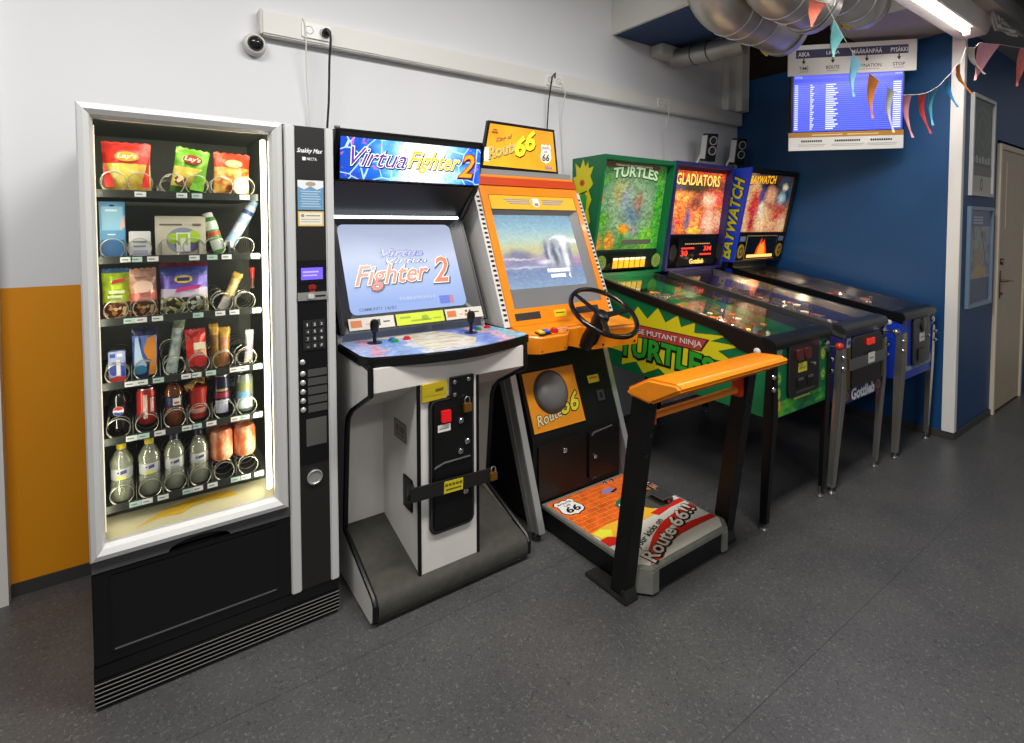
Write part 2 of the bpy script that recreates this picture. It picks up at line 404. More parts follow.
# posters by the door
def poster(x0, x1, z0, z1, mfr, label, kind):
    t = thing('framed_poster', label, 'poster', (x0, FY, z0))
    w, h = x1-x0, z1-z0; fr = front(x0, FY-.001, z0)
    mb = MB(mfr)
    for a in (R(0, 0, .025, h), R(w-.025, 0, w, h), R(.025, 0, w-.025, .025), R(.025, h-.025, w-.025, h)): mb.slab(fr, a, 0, .022)
    build('frame', mb, t)
    if kind == 0:
        mb = MB(M('poster_green', '4a5648', .5)).slab(fr, R(.026, .026, w-.026, h-.026), .002, .006)
        g2 = M('poster_leaf', '5d6a50', .5)
        for k, q in enumerate((.19, .15, .11, .07)):
            mb.m(g2 if k % 2 == 0 else M('poster_green', '4a5648')).dec(fr, [(w/2, .24+.05*k), (w/2+q, .42), (w/2+q*.8, h-.10-.03*k), (w/2, h-.06-.03*k), (w/2-q*.8, h-.10-.03*k), (w/2-q, .42)], .0065+k*.0003)
        mb.m(M('poster_band', '6d625c', .5)).dec(fr, R(.026, .145, w-.026, .21), .0085)
        mb.m(M('poster_cream', 'c4bcae', .5)).dec(fr, R(.026, .026, w-.026, .145), .0085)
        mb.m(ink).dec(fr, ell(w/2, .085, .03, .045), .009).m(M('poster_cream', 'c4bcae')).dec(fr, ell(w/2, .085, .018, .03), .0095)
        mb.m(M('poster_text', 'b8bab0', .5))
        for k in range(6): mb.dec(fr, R(.04+k*.07, .235, .095+k*.07, .275+.01*(k % 2)), .009)
    else:
        mb = MB(art('poster_collage', [(.3, '5a6a86'), (.42, '9a9a98'), (.5, 'b0ab9e'), (.6, '6f7f9a'), (.72, 'a98b70')], 9, r=.4)).slab(fr, R(.026, .026, w-.026, h-.026), .002, .006)
        mb.m(M('poster_navy', '16305e', .4)).dec(fr, R(.03, .03, w-.03, .2), .0065).m(M('poster_slate', '50608a', .4)).dec(fr, R(.03, h-.14, w-.03, h-.03), .0065)
        mb.m(M('poster_gold', 'c8963a', .4)).dec(fr, ell(w*.5, .25, .14, .05), .007).m(M('poster_tan', 'a88868', .4)).dec(fr, ell(w*.45, .36, .12, .06), .0068)
        mb.m(ink).dec(fr, [(.3, .55), (.31, .55), (.45, .28), (.44, .28)], .0072).dec(fr, [(.08, .60), (.09, .60), (.16, .48), (.15, .48)], .0072)
        mb.m(M('poster_pale', 'c0cad8', .4))
        for k in range(3): mb.dec(fr, R(.12, h-.08-.02*k, .34, h-.07-.02*k), .0072)
    build('print', mb, t)
    build('glazing', MB(clear('poster_glazing', gloss=.0, fk=.12)).slab(fr, R(.026, .026, w-.026, h-.026), .012, .014), t)
poster(4.715, 5.235, 1.682, 2.388, M('poster_frame_white', 'c6c4c0', .4), 'tall white-framed dark green poster, upper of two beside the door', 0)
poster(4.71, 5.265, .89, 1.606, M('poster_frame_blue', '7f95ad', .35, .3), 'blue-grey framed collage poster, lower of two beside the door', 1)

# trunking, sockets, cables, camera
t = thing('cable_trunking', 'long white plastic cable trunking running along the grey wall', 'trunking', (.5, WY, 2.385))
build('cover', MB(M('trunking_white', 'e3e1da', .45)).box(.505, 4.53, 2.762, WY-.001, 2.385, 2.500, .006), t)
build('end_cap', MB(M('trunking_cap', 'dddbd2', .45)).box(.497, .505, 2.758, WY-.001, 2.382, 2.503, .003), t)
sk = M('socket_white', 'ecebe6', .35); hole = M('socket_hole', '6a6a68', .5)
for sx in (.755, 2.30, 3.42):
    fr = front(sx, 2.762, 2.405); mb = MB(sk).slab(fr, rr(-.07, 0, .07, .075, .008), 0, .008)
    for dx in (-.035, .035): mb.m(hole).dec(fr, ell(dx, .037, .02), .0085).m(sk).dec(fr, ell(dx, .037, .017), .0087)
    build('socket', mb, t)
def cable(name, label, pts, r, mat, plug=None):
    t = thing(name, label, 'cable', pts[0])
    build('cord', MB(mat).tube(pts, r, 6), t)
    if plug:
        x, z, m_ = plug
        build('plug', MB(m_).lathe([(.012, 0), (.022, .004), (.022, .02), (.014, .034), (.006, .04)], (x, 2.7535, z), (0, -1, 0)), t)
wc = M('cable_white', 'dcdad4', .4); bc = M('cable_black', '1c1c1c', .4)
cable('power_cable', 'black power cable hanging from the trunking above the white fighting cabinet', [(.80, 2.715, 2.44), (.803, 2.69, 2.425), (.805, 2.69, 2.39), (.806, 2.72, 2.3), (.803, 2.73, 2.1), (.80, 2.79, 1.83), (.80, 2.795, 1.7)], .0055, bc, (.80, 2.442, blackp))
cable('power_cable', 'thin white cable hanging from the trunking beside the black cable above the vending machine', [(.69, 2.754, 2.495), (.70, 2.748, 2.46), (.702, 2.75, 2.37), (.71, 2.78, 2.2), (.725, 2.80, 2.0), (.735, 2.805, 1.8)], .0035, wc)
cable('power_cable', 'black cable looping down from the trunking over the orange driving cabinet', [(2.30, 2.753, 2.46), (2.285, 2.73, 2.485), (2.262, 2.735, 2.46), (2.26, 2.77, 2.3), (2.262, 2.79, 2.1), (2.262, 2.79, 1.85)], .0045, bc)
cable('power_cable', 'white cable looping down from the trunking behind the orange header sign', [(2.33, 2.753, 2.45), (2.36, 2.73, 2.42), (2.375, 2.735, 2.36), (2.39, 2.79, 2.2), (2.41, 2.8, 2.0), (2.42, 2.8, 1.85)], .0035, wc)
cable('power_cable', 'white cable dropping from the trunking behind the green pinball machine', [(3.42, 2.753, 2.43), (3.45, 2.735, 2.42), (3.46, 2.74, 2.36), (3.475, 2.79, 2.2), (3.50, 2.8, 2.0), (3.50, 2.8, 1.8)], .0045, wc)
t = thing('security_camera', 'small round dome camera on the wall under the trunking end', 'camera', (.478, WY, 2.36))
c = Vector((.478, WY-.002, 2.335)); n = Vector((0, -1, 0))
build('housing', MB(M('camera_white', 'd6d3cc', .4)).lathe([(.050, 0), (.052, .02), (.050, .035), (.044, .046), (.036, .048)], c, n, 28), t)
build('dome', MB(M('camera_dome', '1a1a1c', .12)).lathe([(.036, .047), (.034, .058), (.027, .068), (.014, .075), (.001, .077)], c, n, 24), t)
build('lens', MB(M('camera_lens', '777777', .2, .6)).lathe([(.009, .0), (.009, .004)], c+Vector((.012, -.068, .014)), (.3, -1, .3), 12), t)

# shelf speakers on wall brackets
def speaker(x, z, label):
    t = thing('wall_speaker', label, 'speaker', (x, 2.74, z))
    a = Matrix.Rotation(radians(-18), 3, 'Z') @ Matrix.Rotation(radians(10), 3, 'X')
    u = a @ Vector((1, 0, 0)); v = a @ Vector((0, 0, 1)); fr = Fr(Vector((x, 2.62, z)), u, v)
    mb = MB(blackp)
    w = .042
    mb.slab(fr, rr(-w, 0, w, .225, .008), -.085, 0)
    build('cabinet', mb, t)
    for cy in (.168, .088):
        mb = MB(M('speaker_ring', 'c4c4c4', .35)); mb.lathe([(.035, 0), (.035, .006), (.029, .006), (.029, .002)], fr.p(0, cy), fr.n, 28)
        mb.m(M('speaker_cone', '26262a', .6)).lathe([(.029, .003), (.015, .0015), (.008, .004), (.001, .005)], fr.p(0, cy), fr.n, 20)
        build('driver', mb, t)
    mb = MB(whitep).slab(fr, R(-w-.006, .02, -w-.001, .21), -.085, -.02).tube([fr.p(-w-.004, .05, -.08), fr.p(-w-.03, -.03, -.085), (x-.10, 2.78, z-.05), (x-.10, 2.815, z-.05)], .008, 8)
    mb.box(x-.125, x-.075, 2.806, 2.8195, z-.10, z+.0, .003)
    build('bracket', mb, t)
speaker(3.845, 2.0, 'small black two-cone speaker above the purple pinball machine')
speaker(4.262, 2.0, 'small black two-cone speaker on the wall in front of the blue corner')

# departures screen, turned towards the room across the corner
U45 = Vector((.70, -.714, 0)).normalized()
tv = Fr((4.42, 1.422, 2.0), U45, (0, 0, 1))
t = thing('departure_screen', 'bus departure screen with printed header and footer boards, angled across the blue corner', 'screen', tuple(tv.p(-.41, 0, -.1)))
build('housing', MB(blackp).slab(tv, rr(-.785, .135, -.055, .565, .012), -.07, -.004).slab(tv, rr(-.62, .22, -.22, .48, .02), -.11, -.071), t)
mb = MB(M('screen_blue', '3a48d8', .3, e=1.1)).slab(tv, R(-.772, .148, -.066, .545), -.004, .0)
sw = M('screen_white', 'c4ccf8', .4, e=1.0)
mb.m(M('screen_blue_dark', '2a38c4', .3, e=1.0)).dec(tv, R(-.772, .495, -.066, .520), .0008)
rows = 22
for k in range(rows):
    z = .158+k*.0148
    mb.m(M('screen_line', '7c86ee', .4, e=1.)).dec(tv, R(-.765, z, -.075, z+.0016), .0008).m(sw)
    mb.dec(tv, R(-.765, z+.004, -.742, z+.0115), .0012).dec(tv, R(-.662, z+.004, -.648+.006*(k % 3), z+.0115), .0012)
    mb.dec(tv, R(-.560, z+.004, -.51+.008*((k*7) % 5), z+.0115), .0012).dec(tv, R(-.128, z+.004, -.078, z+.0115), .0012)
mb.text(tv, 'OTW', -.765, .525, .05, .014, .0012).text(tv, '10:40', -.115, .53, .04, .012, .0012)
build('display', mb, t)
navy = M('board_navy', '33345c', .5); bw = M('board_white', 'd9d7d2', .5)
mb = MB(bw).slab(tv, R(-.815, .545, .008, .758), .0, .012).m(navy).dec(tv, R(-.765, .665, -.045, .725), .0128)
for a, b, x, w in (('AIKA', 'TIME', -.75, .075), ('LINJA', 'ROUTE', -.565, .085), ('MÄÄRÄNPÄÄ', 'DESTINATION', -.40, .19), ('PYSÄKKI', 'STOP', -.155, .105)):
    w2 = {'TIME': .06, 'ROUTE': .085, 'DESTINATION': .185, 'STOP': .075}[b]; xc = x+w/2
    mb.m(whitei).text(tv, a, x, .678, w, .030 if 'Ä' not in a else .036, .0135, 0, .008)
    mb.m(ink).text(tv, b, xc-w2/2, .582, w2, .024, .0135, 0, .008)
    mb.dec(tv, R(xc-.004, .64, xc+.004, .664), .0135).dec(tv, [(xc-.014, .645), (xc, .622), (xc+.014, .645)], .0135)
    mb.m(M('board_grey', 'a8a6a4', .5)).dec(tv, R(xc-w2*.45, .567, xc+w2*.45, .573), .0135)
build('header_board', mb, t)
mb = MB(bw).slab(tv, R(-.802, .012, -.062, .140), .0, .012).m(M('board_ochre', 'b07c28', .5)).dec(tv, R(-.802, .104, -.062, .140), .0128)
mb.m(M('board_pale', 'd8c090', .5)).dec(tv, R(-.65, .116, -.45, .124), .0135).dec(tv, R(-.42, .116, -.22, .124), .0135)
for x, w in ((-.72, .14), (-.50, .17), (-.27, .15)):
    mb.m(ink)
    for k in range(int(w/.014)): mb.dec(tv, R(x+k*.014, .07, x+k*.014+.010, .084), .0135)
    mb.m(M('board_grey', 'a8a6a4')).dec(tv, R(x-.02, .05, x+w+.02, .054), .0135).dec(tv, R(x-.02, .04, x+w+.01, .043), .0135)
build('footer_board', mb, t)
mb = MB(blackp).tube([tv.p(-.42, .35, -.11), tv.p(-.42, .35, -.22), (BX-.03, 1.95, 2.35)], .022, 10).box(BX-.03, BX-.001, 1.87, 2.03, 2.25, 2.45, .004)
build('wall_arm', mb, t)

# bunting
flags = [((2.68, 1.293, 2.563), (2.796, 1.272, 2.565), (2.669, 1.294, 2.423), 'e87860'),
 ((2.858, 1.261, 2.497), (2.933, 1.247, 2.42), (2.834, 1.265, 2.302), '66a8a8'),
 ((3.011, 1.234, 2.351), (3.077, 1.222, 2.305), (2.995, 1.236, 2.124), '7cbcd4'),
 ((3.147, 1.209, 2.266), (3.229, 1.194, 2.235), (3.153, 1.208, 2.029), 'd8822c'),
 ((3.306, 1.181, 2.209), (3.368, 1.17, 2.195), (3.336, 1.176, 1.97), 'dcd8c0'),
 ((3.443, 1.156, 2.185), (3.522, 1.142, 2.193), (3.509, 1.145, 1.955), 'e89aa8'),
 ((3.588, 1.131, 2.202), (3.658, 1.118, 2.218), (3.679, 1.114, 1.99), 'd8483c'),
 ((3.711, 1.109, 2.238), (3.784, 1.096, 2.273), (3.696, 1.111, 2.036), '4ca4b8'),
 ((3.837, 1.086, 2.314), (3.907, 1.074, 2.362), (3.944, 1.067, 2.162), '3c94c8'),
 ((3.952, 1.066, 2.407), (3.998, 1.057, 2.432), (4.089, 1.041, 2.255), 'd8822c'),
 ((4.052, 1.048, 2.531), (4.15, 1.03, 2.54), (4.226, 1.017, 2.388), 'cdc4b4'),
 ((4.193, 1.023, 2.576), (4.435, 0.979, 2.602), (4.117, 1.036, 2.339), 'eca4b0'),
 ((4.681, 0.935, 2.616), (4.889, 0.898, 2.639), (4.61, 0.948, 2.359), 'f08070')]
t = thing('bunting', 'string of coloured triangular pennants hanging in front of the departure screen', 'bunting', (3.7, 1.1, 2.25))
line = [(2.55, 1.32, 2.78)]
for a, b, c, h in flags: line += [a, b]
line += [(5.3, .82, 2.66)]
build('string', MB(M('bunting_string', 'd8d4c4', .7)).tube(line, .0013, 5), t)
for a, b, c, h in flags:
    A, B, C = Vector(a), Vector(b), Vector(c); n = (B-A).cross(C-A).normalized(); N = 6
    vs = []; fs = []
    for i in range(N+1):
        s = i/N; l = A.lerp(C, s); r = B.lerp(C, s); bow = n*(.018*sin(s*pi*1.3)); side = (B-A)*(.18*sin(s*pi))
        vs += [l+bow+side, (l+r)/2+bow*1.8+side, r+bow+side]
    for i in range(N):
        for k in (0, 1): fs.append((i*3+k, i*3+k+1, i*3+k+4, i*3+k+3))
    n0 = len(vs); vs += [v+n*.0012 for v in vs]; fs += [tuple(q+n0 for q in f[::-1]) for f in fs]
    build('pennant', MB(M('pennant_'+h, h, .55, nz=.12, sc_=25)).add(vs, fs), t, ang=80)

# ducts, luminaire, cables under the ceiling
duct = M('galvanised_duct', 'a8a6a2', .36, .6, nz=.15, sc_=6)
seam = M('duct_seam', 'c4c4c6', .3, .9)
def ducting(label, x0, x1, y, z, r, elbow=True, damper=False):
    t = thing('ventilation_duct', label, 'duct', (x0, y, z))
    pts = []
    if elbow:
        rb = r*1.25; pts = [(x0-rb, y, z+rb+.5)]+[(x0-rb*cos(a), y, z+rb-rb*sin(a)) for a in [i*pi/2/8 for i in range(9)]]
    pts.append((x1, y, z))
    build('pipe', MB(duct).tube(pts, r, 28, caps=True), t, ang=50)
    for x in ((x0+.02, x0+.13, x0+.30) if elbow else (x0+.02, x0+.2)): build('seam_ring', MB(seam).tube([(x, y+(r+.001)*cos(q), z+(r+.001)*sin(q)) for q in [i*2*pi/28 for i in range(28)]], .005, 6, closed=True), t)
    mb = MB(duct).lathe([(r+.012, 0), (r+.012, .05), (r-.0, .055)], (x1-.06, y, z), (1, 0, 0), 28)
    build('coupling', mb, t)
    if damper:
        build('damper_handle', MB(yellow).tube([(x1-.03, y+(r+.016)*cos(q), z+(r+.016)*sin(q)) for q in [-.9+i*.25 for i in range(5)]], .012, 6), t)
ducting('big round metal duct with elbow, next to the blue soffit', 2.86, 3.50, 1.84, 2.745, .15, True, True)
ducting('big round metal duct with elbow, right of the one next to the soffit', 2.84, 3.22, 1.525, 2.735, .148, True, False)
ducting('short round metal duct piece under the grey ceiling above the departure screen', 3.46, 3.84, 1.50, 2.865, .125, False, True)
t = thing('ventilation_duct', 'dark wide round duct above the door wall, beyond the ceiling lamp', 'duct', (4.6, .5, 2.95))
build('pipe', MB(M('dark_duct', '4a4a4c', .5, .5)).tube([(4.35, .62, 2.98), (5.2, .55, 2.98), (6.6, .5, 2.98)], .22, 24), t)
t = thing('ventilation_duct', 'slim round metal duct leaving the grey wall under the soffit', 'duct', (3.5, 2.8, 2.95))
build('pipe', MB(duct).tube([(3.52, 2.74, 2.80), (3.56, 2.5, 2.79), (3.62, 2.2, 2.79)], .075, 20), t)
for f in (.35, .6):
    y = 2.74-.5*f; mb = MB(M('duct_band', '3a3a3c', .5)); mb.tube([(3.52+.08*f+.077*cos(q), y, 2.795+.077*sin(q)) for q in [i*2*pi/24 for i in range(24)]], .004, 6, closed=True)
    build('band', mb, t)
build('wall_box', MB(M('duct_box', 'cfcdc6', .5)).box(3.33, 3.72, 2.70, WY-.002, 2.80, 2.885, .006), t)
t = thing('ceiling_lamp', 'long fluorescent batten lamp hanging over the corner by the pennants', 'lamp', (3.8, 1.12, 2.72))
build('housing', MB(M('lamp_white', 'c9c6c0', .45)).prism([(1.02, 2.80), (1.24, 2.80), (1.20, 2.70), (1.06, 2.70)], 'x', 3.2, 4.5, .004), t)
build('tube', MB(M('lamp_tube', 'fff6ea', .4, e=9)).cyl((3.3, 1.10, 2.682), (4.25, 1.10, 2.682), .017, seg=12), t)
for x in (3.285, 4.265): build('tube_holder', MB(whitep).box(x-.015, x+.015, 1.08, 1.12, 2.655, 2.701, .003), t)
t = thing('cable_bundle', 'bundle of loose white and grey cables hanging beside the end of the ceiling lamp', 'cables', (4.4, 1.0, 2.7))
for k in range(7):
    x = 4.34+.03*k; q = random.uniform(-.03, .03)
    build('cord', MB(wc if k % 3 else M('cable_grey', '8d8b88', .5)).tube([(x+q, .98+q, 3.2), (x-.02, .99+q*.5, 2.95), (x+q, 1.0, 2.76+.02*(k % 3)), (x+.10+q, 1.0, 2.70+.015*k), (x+.28, .98+q, 2.72)], .009, 6), t)

# ------------------------------------------------------------------ snack machine
VX0, VX1, VF, VB, VH = -.138, .597, 1.986, 2.79, 1.83
V = thing('vending_machine', 'tall snack vending machine with lit glass door and silver frame, by the orange wall', 'vending machine', ((VX0+VX1)/2, 2.4, 0))
mb = MB(M('machine_black', '17171a', .35, coat=.2))
mb.box(VX0, VX0+.016, VF+.03, VB, .015, VH).box(VX0+.016, .5965, VF+.03, VB, 1.812, VH).box(VX0+.016, .426, VB-.03, VB, .48, 1.812)
mb.box(.426, VX1, VF+.03, VB, .015, 1.812).box(VX0+.016, .426, VF+.045, VB, .015, .50)
build('cabinet', mb, V)
inn = M('machine_interior', '646a56', .45, nz=.1)
mb = MB(inn); x0, x1, y0, y1, z0, z1 = -.12, .392, VF+.035, 2.52, .502, 1.808
mb.quad((x0, y1, z0), (x1, y1, z0), (x1, y1, z1), (x0, y1, z1)).quad((x0, y0, z0), (x0, y1, z0), (x0, y1, z1), (x0, y0, z1))
mb.quad((x1, y1, z0), (x1, y0, z0), (x1, y0, z1), (x1, y1, z1)).quad((x0, y0, z1), (x0, y1, z1), (x1, y1, z1), (x1, y0, z1))
mb.m(M('chute_cream', 'b9b28c', .4)).quad((x0, VF+.012, .502), (x1, VF+.012, .502), (x1, VF+.10, .545), (x0, VF+.10, .545))
mb.m(M('chute_yellow', 'c09a20', .4)).dec(Fr((x0, VF+.012, .502), (1, 0, 0), (0, .088, .043)), [(.09, .03), (.15, .045), (.22, .04), (.26, .06), (.39, .055), (.36, .085), (.25, .09), (.17, .07)], .001)
mb.m(inn).quad((x0, VF+.10, .545), (x1, VF+.10, .545), (x1, y1, .545), (x0, y1, .545))
build('interior', mb, V)
# framed glass door
O = (VX0, .464, .420, 1.828); I = (-.100, .508, .378, 1.786)
mb = MB(silver); rings = [(0, .028), (0, -.004), (.12, -.014), (.45, -.018), (.8, -.010), (1, .006), (1, .024)]
vs = []; fs = []
for tt, y in rings:
    a = [O[i]+(I[i]-O[i])*tt for i in range(4)]
    vs += [(a[0], VF+y, a[1]), (a[2], VF+y, a[1]), (a[2], VF+y, a[3]), (a[0], VF+y, a[3])]
for i in range(len(rings)-1):
    for k in range(4): fs.append((i*4+k, i*4+(k+1) % 4, i*4+4+(k+1) % 4, i*4+4+k))
mb.add(vs, fs)
door = build('door_frame', mb, V, ang=20)
build('glass_pane', MB(clear('door_glass', gloss=.015)).box(-.102, .38, VF+.010, VF+.015, .506, 1.788), V)
lt = M('led_white', 'fff8e4', .4, e=6)
build('glow_strip', MB(lt).box(.356, .374, VF+.030, VF+.042, .53, 1.77, .004), V, label='glowing white light strip')
build('glow_strip', MB(M('added_glow', 'fff6dc', .4, e=.6)).box(-.101, -.098, VF+.030, VF+.040, .53, 1.77, .001), V)  # faint glow stands in for a pale reflection along the left edge
build('glow_strip', MB(M('added_glow', 'fff6dc', .4, e=.6)).box(-.08, .35, VF+.030, VF+.040, 1.788, 1.796, .002), V)  # glowing strip added along the dark top, no real tube there
def case_light(n, loc, size, pw, d):
    l = bpy.data.lights.new(n, 'AREA'); l.shape = 'RECTANGLE'; l.size, l.size_y = size; l.energy = pw; l.color = (1, .95, .78)
    o = bpy.data.objects.new(n, l); COL.objects.link(o); o.location = loc; o.rotation_euler = Vector(d).to_track_quat('-Z', 'Y').to_euler()
case_light('case_light_right', (.352, VF+.032, 1.15), (.012, 1.2), 2.0, (-1, .45, 0))
case_light('case_fill_top', (.13, VF+.036, 1.782), (.40, .012), .7, (0, .5, -1))  # added fill from above to brighten the interior
case_light('case_fill_left', (-.096, VF+.032, 1.15), (.012, 1.2), 1.0, (1, .5, 0))  # added fill from the left to brighten the products
# shelves, coils and price labels
SZ = [1.570, 1.365, 1.173, .973, .800, .587]
SF = VF+.060
sh_m = M('shelf_dark', '33362f', .4, .3); div_m = M('shelf_divider', '7c8074', .35, .4)
LANES = [[-.022, .132, .274], [-.063, .006, .12, .215, .305], [-.059, .014, .127, .235, .305], [-.061, .012, .090, .160, .232, .305], [-.062, .012, .088, .158, .232, .303], [-.058, .016, .085, .157, .228, .303]]
shelf = []
for i, z in enumerate(SZ):
    mb = MB(sh_m).box(-.115, .35, SF, 2.48, z-.008, z-.002).box(-.115, .35, SF-.004, SF, z-.013, z+.010)
    L_ = LANES[i]; mb.m(div_m)
    for a, b in zip(L_, L_[1:]): mb.box((a+b)/2-.001, (a+b)/2+.001, SF+.003, 2.46, z-.002, z+.05 if i else z+.03)
    shelf.append(build('shelf', mb, V))
    tag = MB(paperw if i % 2 else M('label_pale', 'dfe8dc', .5)); lab = None
    xs = sorted([a+.018 for a in L_]+[a-.025 for a in L_[1::2]])
    for k, x in enumerate(xs):
        q = MB((paperw, M('label_pale', 'dfe8dc', .5), M('label_mint', 'b9d8c8', .5))[(k+i) % 3]); fr = front(x, SF-.0045, z-.0095)
        q.slab(fr, R(0, 0, .030, .016), 0, .001).m(M('label_ink', '8a8a80', .5)).dec(fr, R(.004, .006, .020, .010), .0014)
        build('price_label', q, shelf[i])
coil_m = M('coil_wire', 'b4b2a0', .32, .8)
def coil(x, z, r):
    n = 8; P = []
    for k in range(n*18+1):
        a = -pi/2+.5-2*pi*k/18; P.append((x+r*cos(a), SF+.004+(.003*k/20 if k < 20 else .003+.43*(k-20)/(n*18)), z+r+.002+r*sin(a)))
    return MB(coil_m).tube(P, .0014, 5)
proto = {}
for i, z in enumerate(SZ):
    r = .031 if i else .033
    for x in LANES[i]:
        wide = (i == 0) or (i in (1, 2) and abs(x-.12) < .02)
        for dx in ((-.034, .034) if wide else (0,)):
            if r not in proto:
                proto[r] = (build('spiral_coil', coil(x+dx, z, r), V), x+dx, z)
            else:
                o, px, pz = proto[r]; copy(o, (x+dx-px, 0, z-pz), V)
# delivery flap and plinth
mb = MB(blackg).box(VX0+.002, .427, VF+.006, VF+.045, .134, .424, .004).m(blackp).box(-.095, .385, VF-.002, VF+.006, .17, .405, .005)
mb.m(M('flap_edge', '5a5a5c', .3)).box(-.085, .375, VF-.004, VF-.0015, .176, .180)
flap = build('delivery_flap', mb, V)
hb = M('handle_grey', '4a4a4c', .35)
mb = MB(hb); fr = front(0, VF+.004, 0)
mb.slab(fr, [(VX0+.003, .426)]+[(.146-.088*cos(pi*k/16), .427+.028*sin(pi*k/16)) for k in range(17)]+[(.427, .426), (.427, .463), (VX0+.003, .463)], -.03, .004)
mb.m(blackp).slab(fr, R(.05, .427, .24, .458), -.032, -.024)
build('flap_handle', mb, flap)
mb = MB(blackg).box(VX0, VX1, VF+.008, VF+.045, .014, .132, .002)
pl = build('plinth', mb, V)
for k in range(6):
    z = .012+k*.0135
    mb = MB(blackp).box(VX0+.001, VX1-.001, VF-.003, VF+.008, z, z+.008, .0015).m(M('slat_edge', '8c8a84', .35)).box(VX0+.002, VX1-.002, VF-.0045, VF-.003, z+.0055, z+.0072)
    build('grille_slat', mb, pl)
build('foot', MB(blackp).cyl((VX0+.05, VF+.1, 0), (VX0+.05, VF+.1, .015), .02), V)
build('foot', MB(blackp).cyl((VX1-.05, VF+.1, 0), (VX1-.05, VF+.1, .015), .02), V)
build('foot', MB(blackp).cyl((VX0+.05, VB-.1, 0), (VX0+.05, VB-.1, .015), .02), V)
build('foot', MB(blackp).cyl((VX1-.05, VB-.1, 0), (VX1-.05, VB-.1, .015), .02), V)
# payment column
for a, b in ((.427, .4615), (.567, VX1)):
    build('column_strip', MB(silver).box(a, b, VF-.004, VF+.03, .134, 1.826, .004), V)
fp = front(.462, VF, 0); S = .105
mb = MB(M('column_black', '1d1c1b', .4)).box(.4615, .567, VF+.002, VF+.03, .134, 1.822, .002)
mb.m(blackp).slab(fp, R(.003, .60, .102, 1.17), -.003, .0005).slab(fp, R(.003, 1.17, .102, 1.345), -.003, .001)
mb.m(whitei).text(fp, 'Snakky Max', .008, 1.727, .088, .020, -.0012, .35, .02).text(fp, 'NECTA', .042, 1.705, .034, .010, -.0012, 0, .01).dec(fp, R(.026, 1.704, .038, 1.716), -.0012)
col = build('payment_column', mb, V)
st = M('sticker_blue', '6a96b8', .45); stw = M('sticker_white', 'dfe4e6', .45)
mb = MB(st).slab(fp, R(.008, 1.527, .098, 1.633), -.002, -.0008).m(stw).dec(fp, [(.008, 1.610), (.03, 1.600), (.053, 1.612), (.075, 1.600), (.098, 1.610), (.098, 1.633), (.008, 1.633)], -.0005)
mb.m(M('sticker_sand', 'a89880', .5)).dec(fp, ell(.053, 1.620, .018, .008), -.0003)
mb.m(M('sticker_line', 'b8d0e0', .5))
for k in range(7): mb.dec(fp, R(.018+.003*(k % 2), 1.538+.009*k, .088-.004*(k % 3), 1.541+.009*k), -.0004)
build('sticker', mb, col, 'blue and white notice sticker')
mb = MB(M('sticker_amber', 'd8b866', .45)).slab(fp, R(.008, 1.468, .098, 1.522), -.002, -.0008).m(M('sticker_cream', 'e6e0cc', .45)).dec(fp, R(.013, 1.473, .093, 1.517), -.0005)
mb.m(M('label_ink', '8a8a80')).dec(fp, R(.035, 1.504, .085, 1.508), -.0003).dec(fp, R(.018, 1.492, .085, 1.494), -.0003).dec(fp, R(.018, 1.483, .085, 1.485), -.0003).dec(fp, ell(.024, 1.506, .006), -.0003)
build('sticker', mb, col, 'small cream sticker with an amber border')
mb = MB(blackp).slab(fp, rr(.004, 1.262, .100, 1.332, .004), -.001, .004).m(M('lcd_violet', '5a48e0', .3, e=1.5)).dec(fp, R(.014, 1.275, .090, 1.318), .0045)
mb.m(M('lcd_text', '8a80f4', .3, e=1.5)).dec(fp, R(.02, 1.300, .075, 1.306), .005).dec(fp, R(.02, 1.288, .07, 1.293), .005)
build('display', mb, col, 'violet lit display')
mb = MB(M('red_emblem', '8a1c14', .4)).slab(fp, ell(.053, 1.247, .014, .011, 12), 0, .002).slab(fp, ell(.053, 1.233, .010, .008, 10), 0, .002)
build('emblem', mb, col, 'small red emblem')
mb = MB(M('slot_silver', 'a8a6a0', .35, .5)).slab(fp, rr(.001, 1.200, .104, 1.229, .003), .0, .006).m(blackp).dec(fp, R(.062, 1.211, .098, 1.217), .0065)
sl = build('coin_slot', mb, col); build('reject_lever', MB(silver).slab(fp, rr(.036, 1.207, .056, 1.222, .003), .006, .014), sl)
kp = build('keypad', MB(M('keypad_black', '232323', .4)).slab(fp, rr(.018, 1.018, .096, 1.128, .004), .001, .004), col)
for k, ch in enumerate('123456789*0#'):
    x = .024+.024*(k % 3); z = 1.102-.026*(k//3)
    build('key', MB(M('key_dark', '303030', .35)).slab(fp, rr(x, z, x+.018, z+.020, .003), .004, .007).m(whitei).text(fp, ch, x+.006, z+.005, .003 if ch == '1' else .007, .010 if ch != '*' else .005, .0075), kp)
for k in range(6):
    z = .977-.033*k-(.009 if k else 0)
    build('select_button', MB(M('button_silver', 'c4c4c2', .3, .5)).lathe([(.0095, 0), (.0095, .004), (.006, .007), (.001, .008)], fp.p(.014, z, .001), (0, -1, 0), 16), col)
    if k: build('button_label', MB(M('label_smoke', '4a4846', .4)).slab(fp, R(.032, z-.014, .100, z+.012), .0005, .002), col)
build('label_window', MB(M('window_smoke', '565450', .4)).slab(fp, R(.024, .665, .096, .765), .0005, .0015), col)
mb = MB(M('cup_ring', 'bdbbb6', .3, .6)).lathe([(.027, 0), (.028, .006), (.024, .008), (.022, .003)], fp.p(.050, .548, .001), (0, -1, 0), 28)
mb.m(blackp).lathe([(.022, .0), (.022, .003), (.001, .002)], fp.p(.050, .548, .001), (0, -1, 0), 24)
build('coin_return', mb, col)

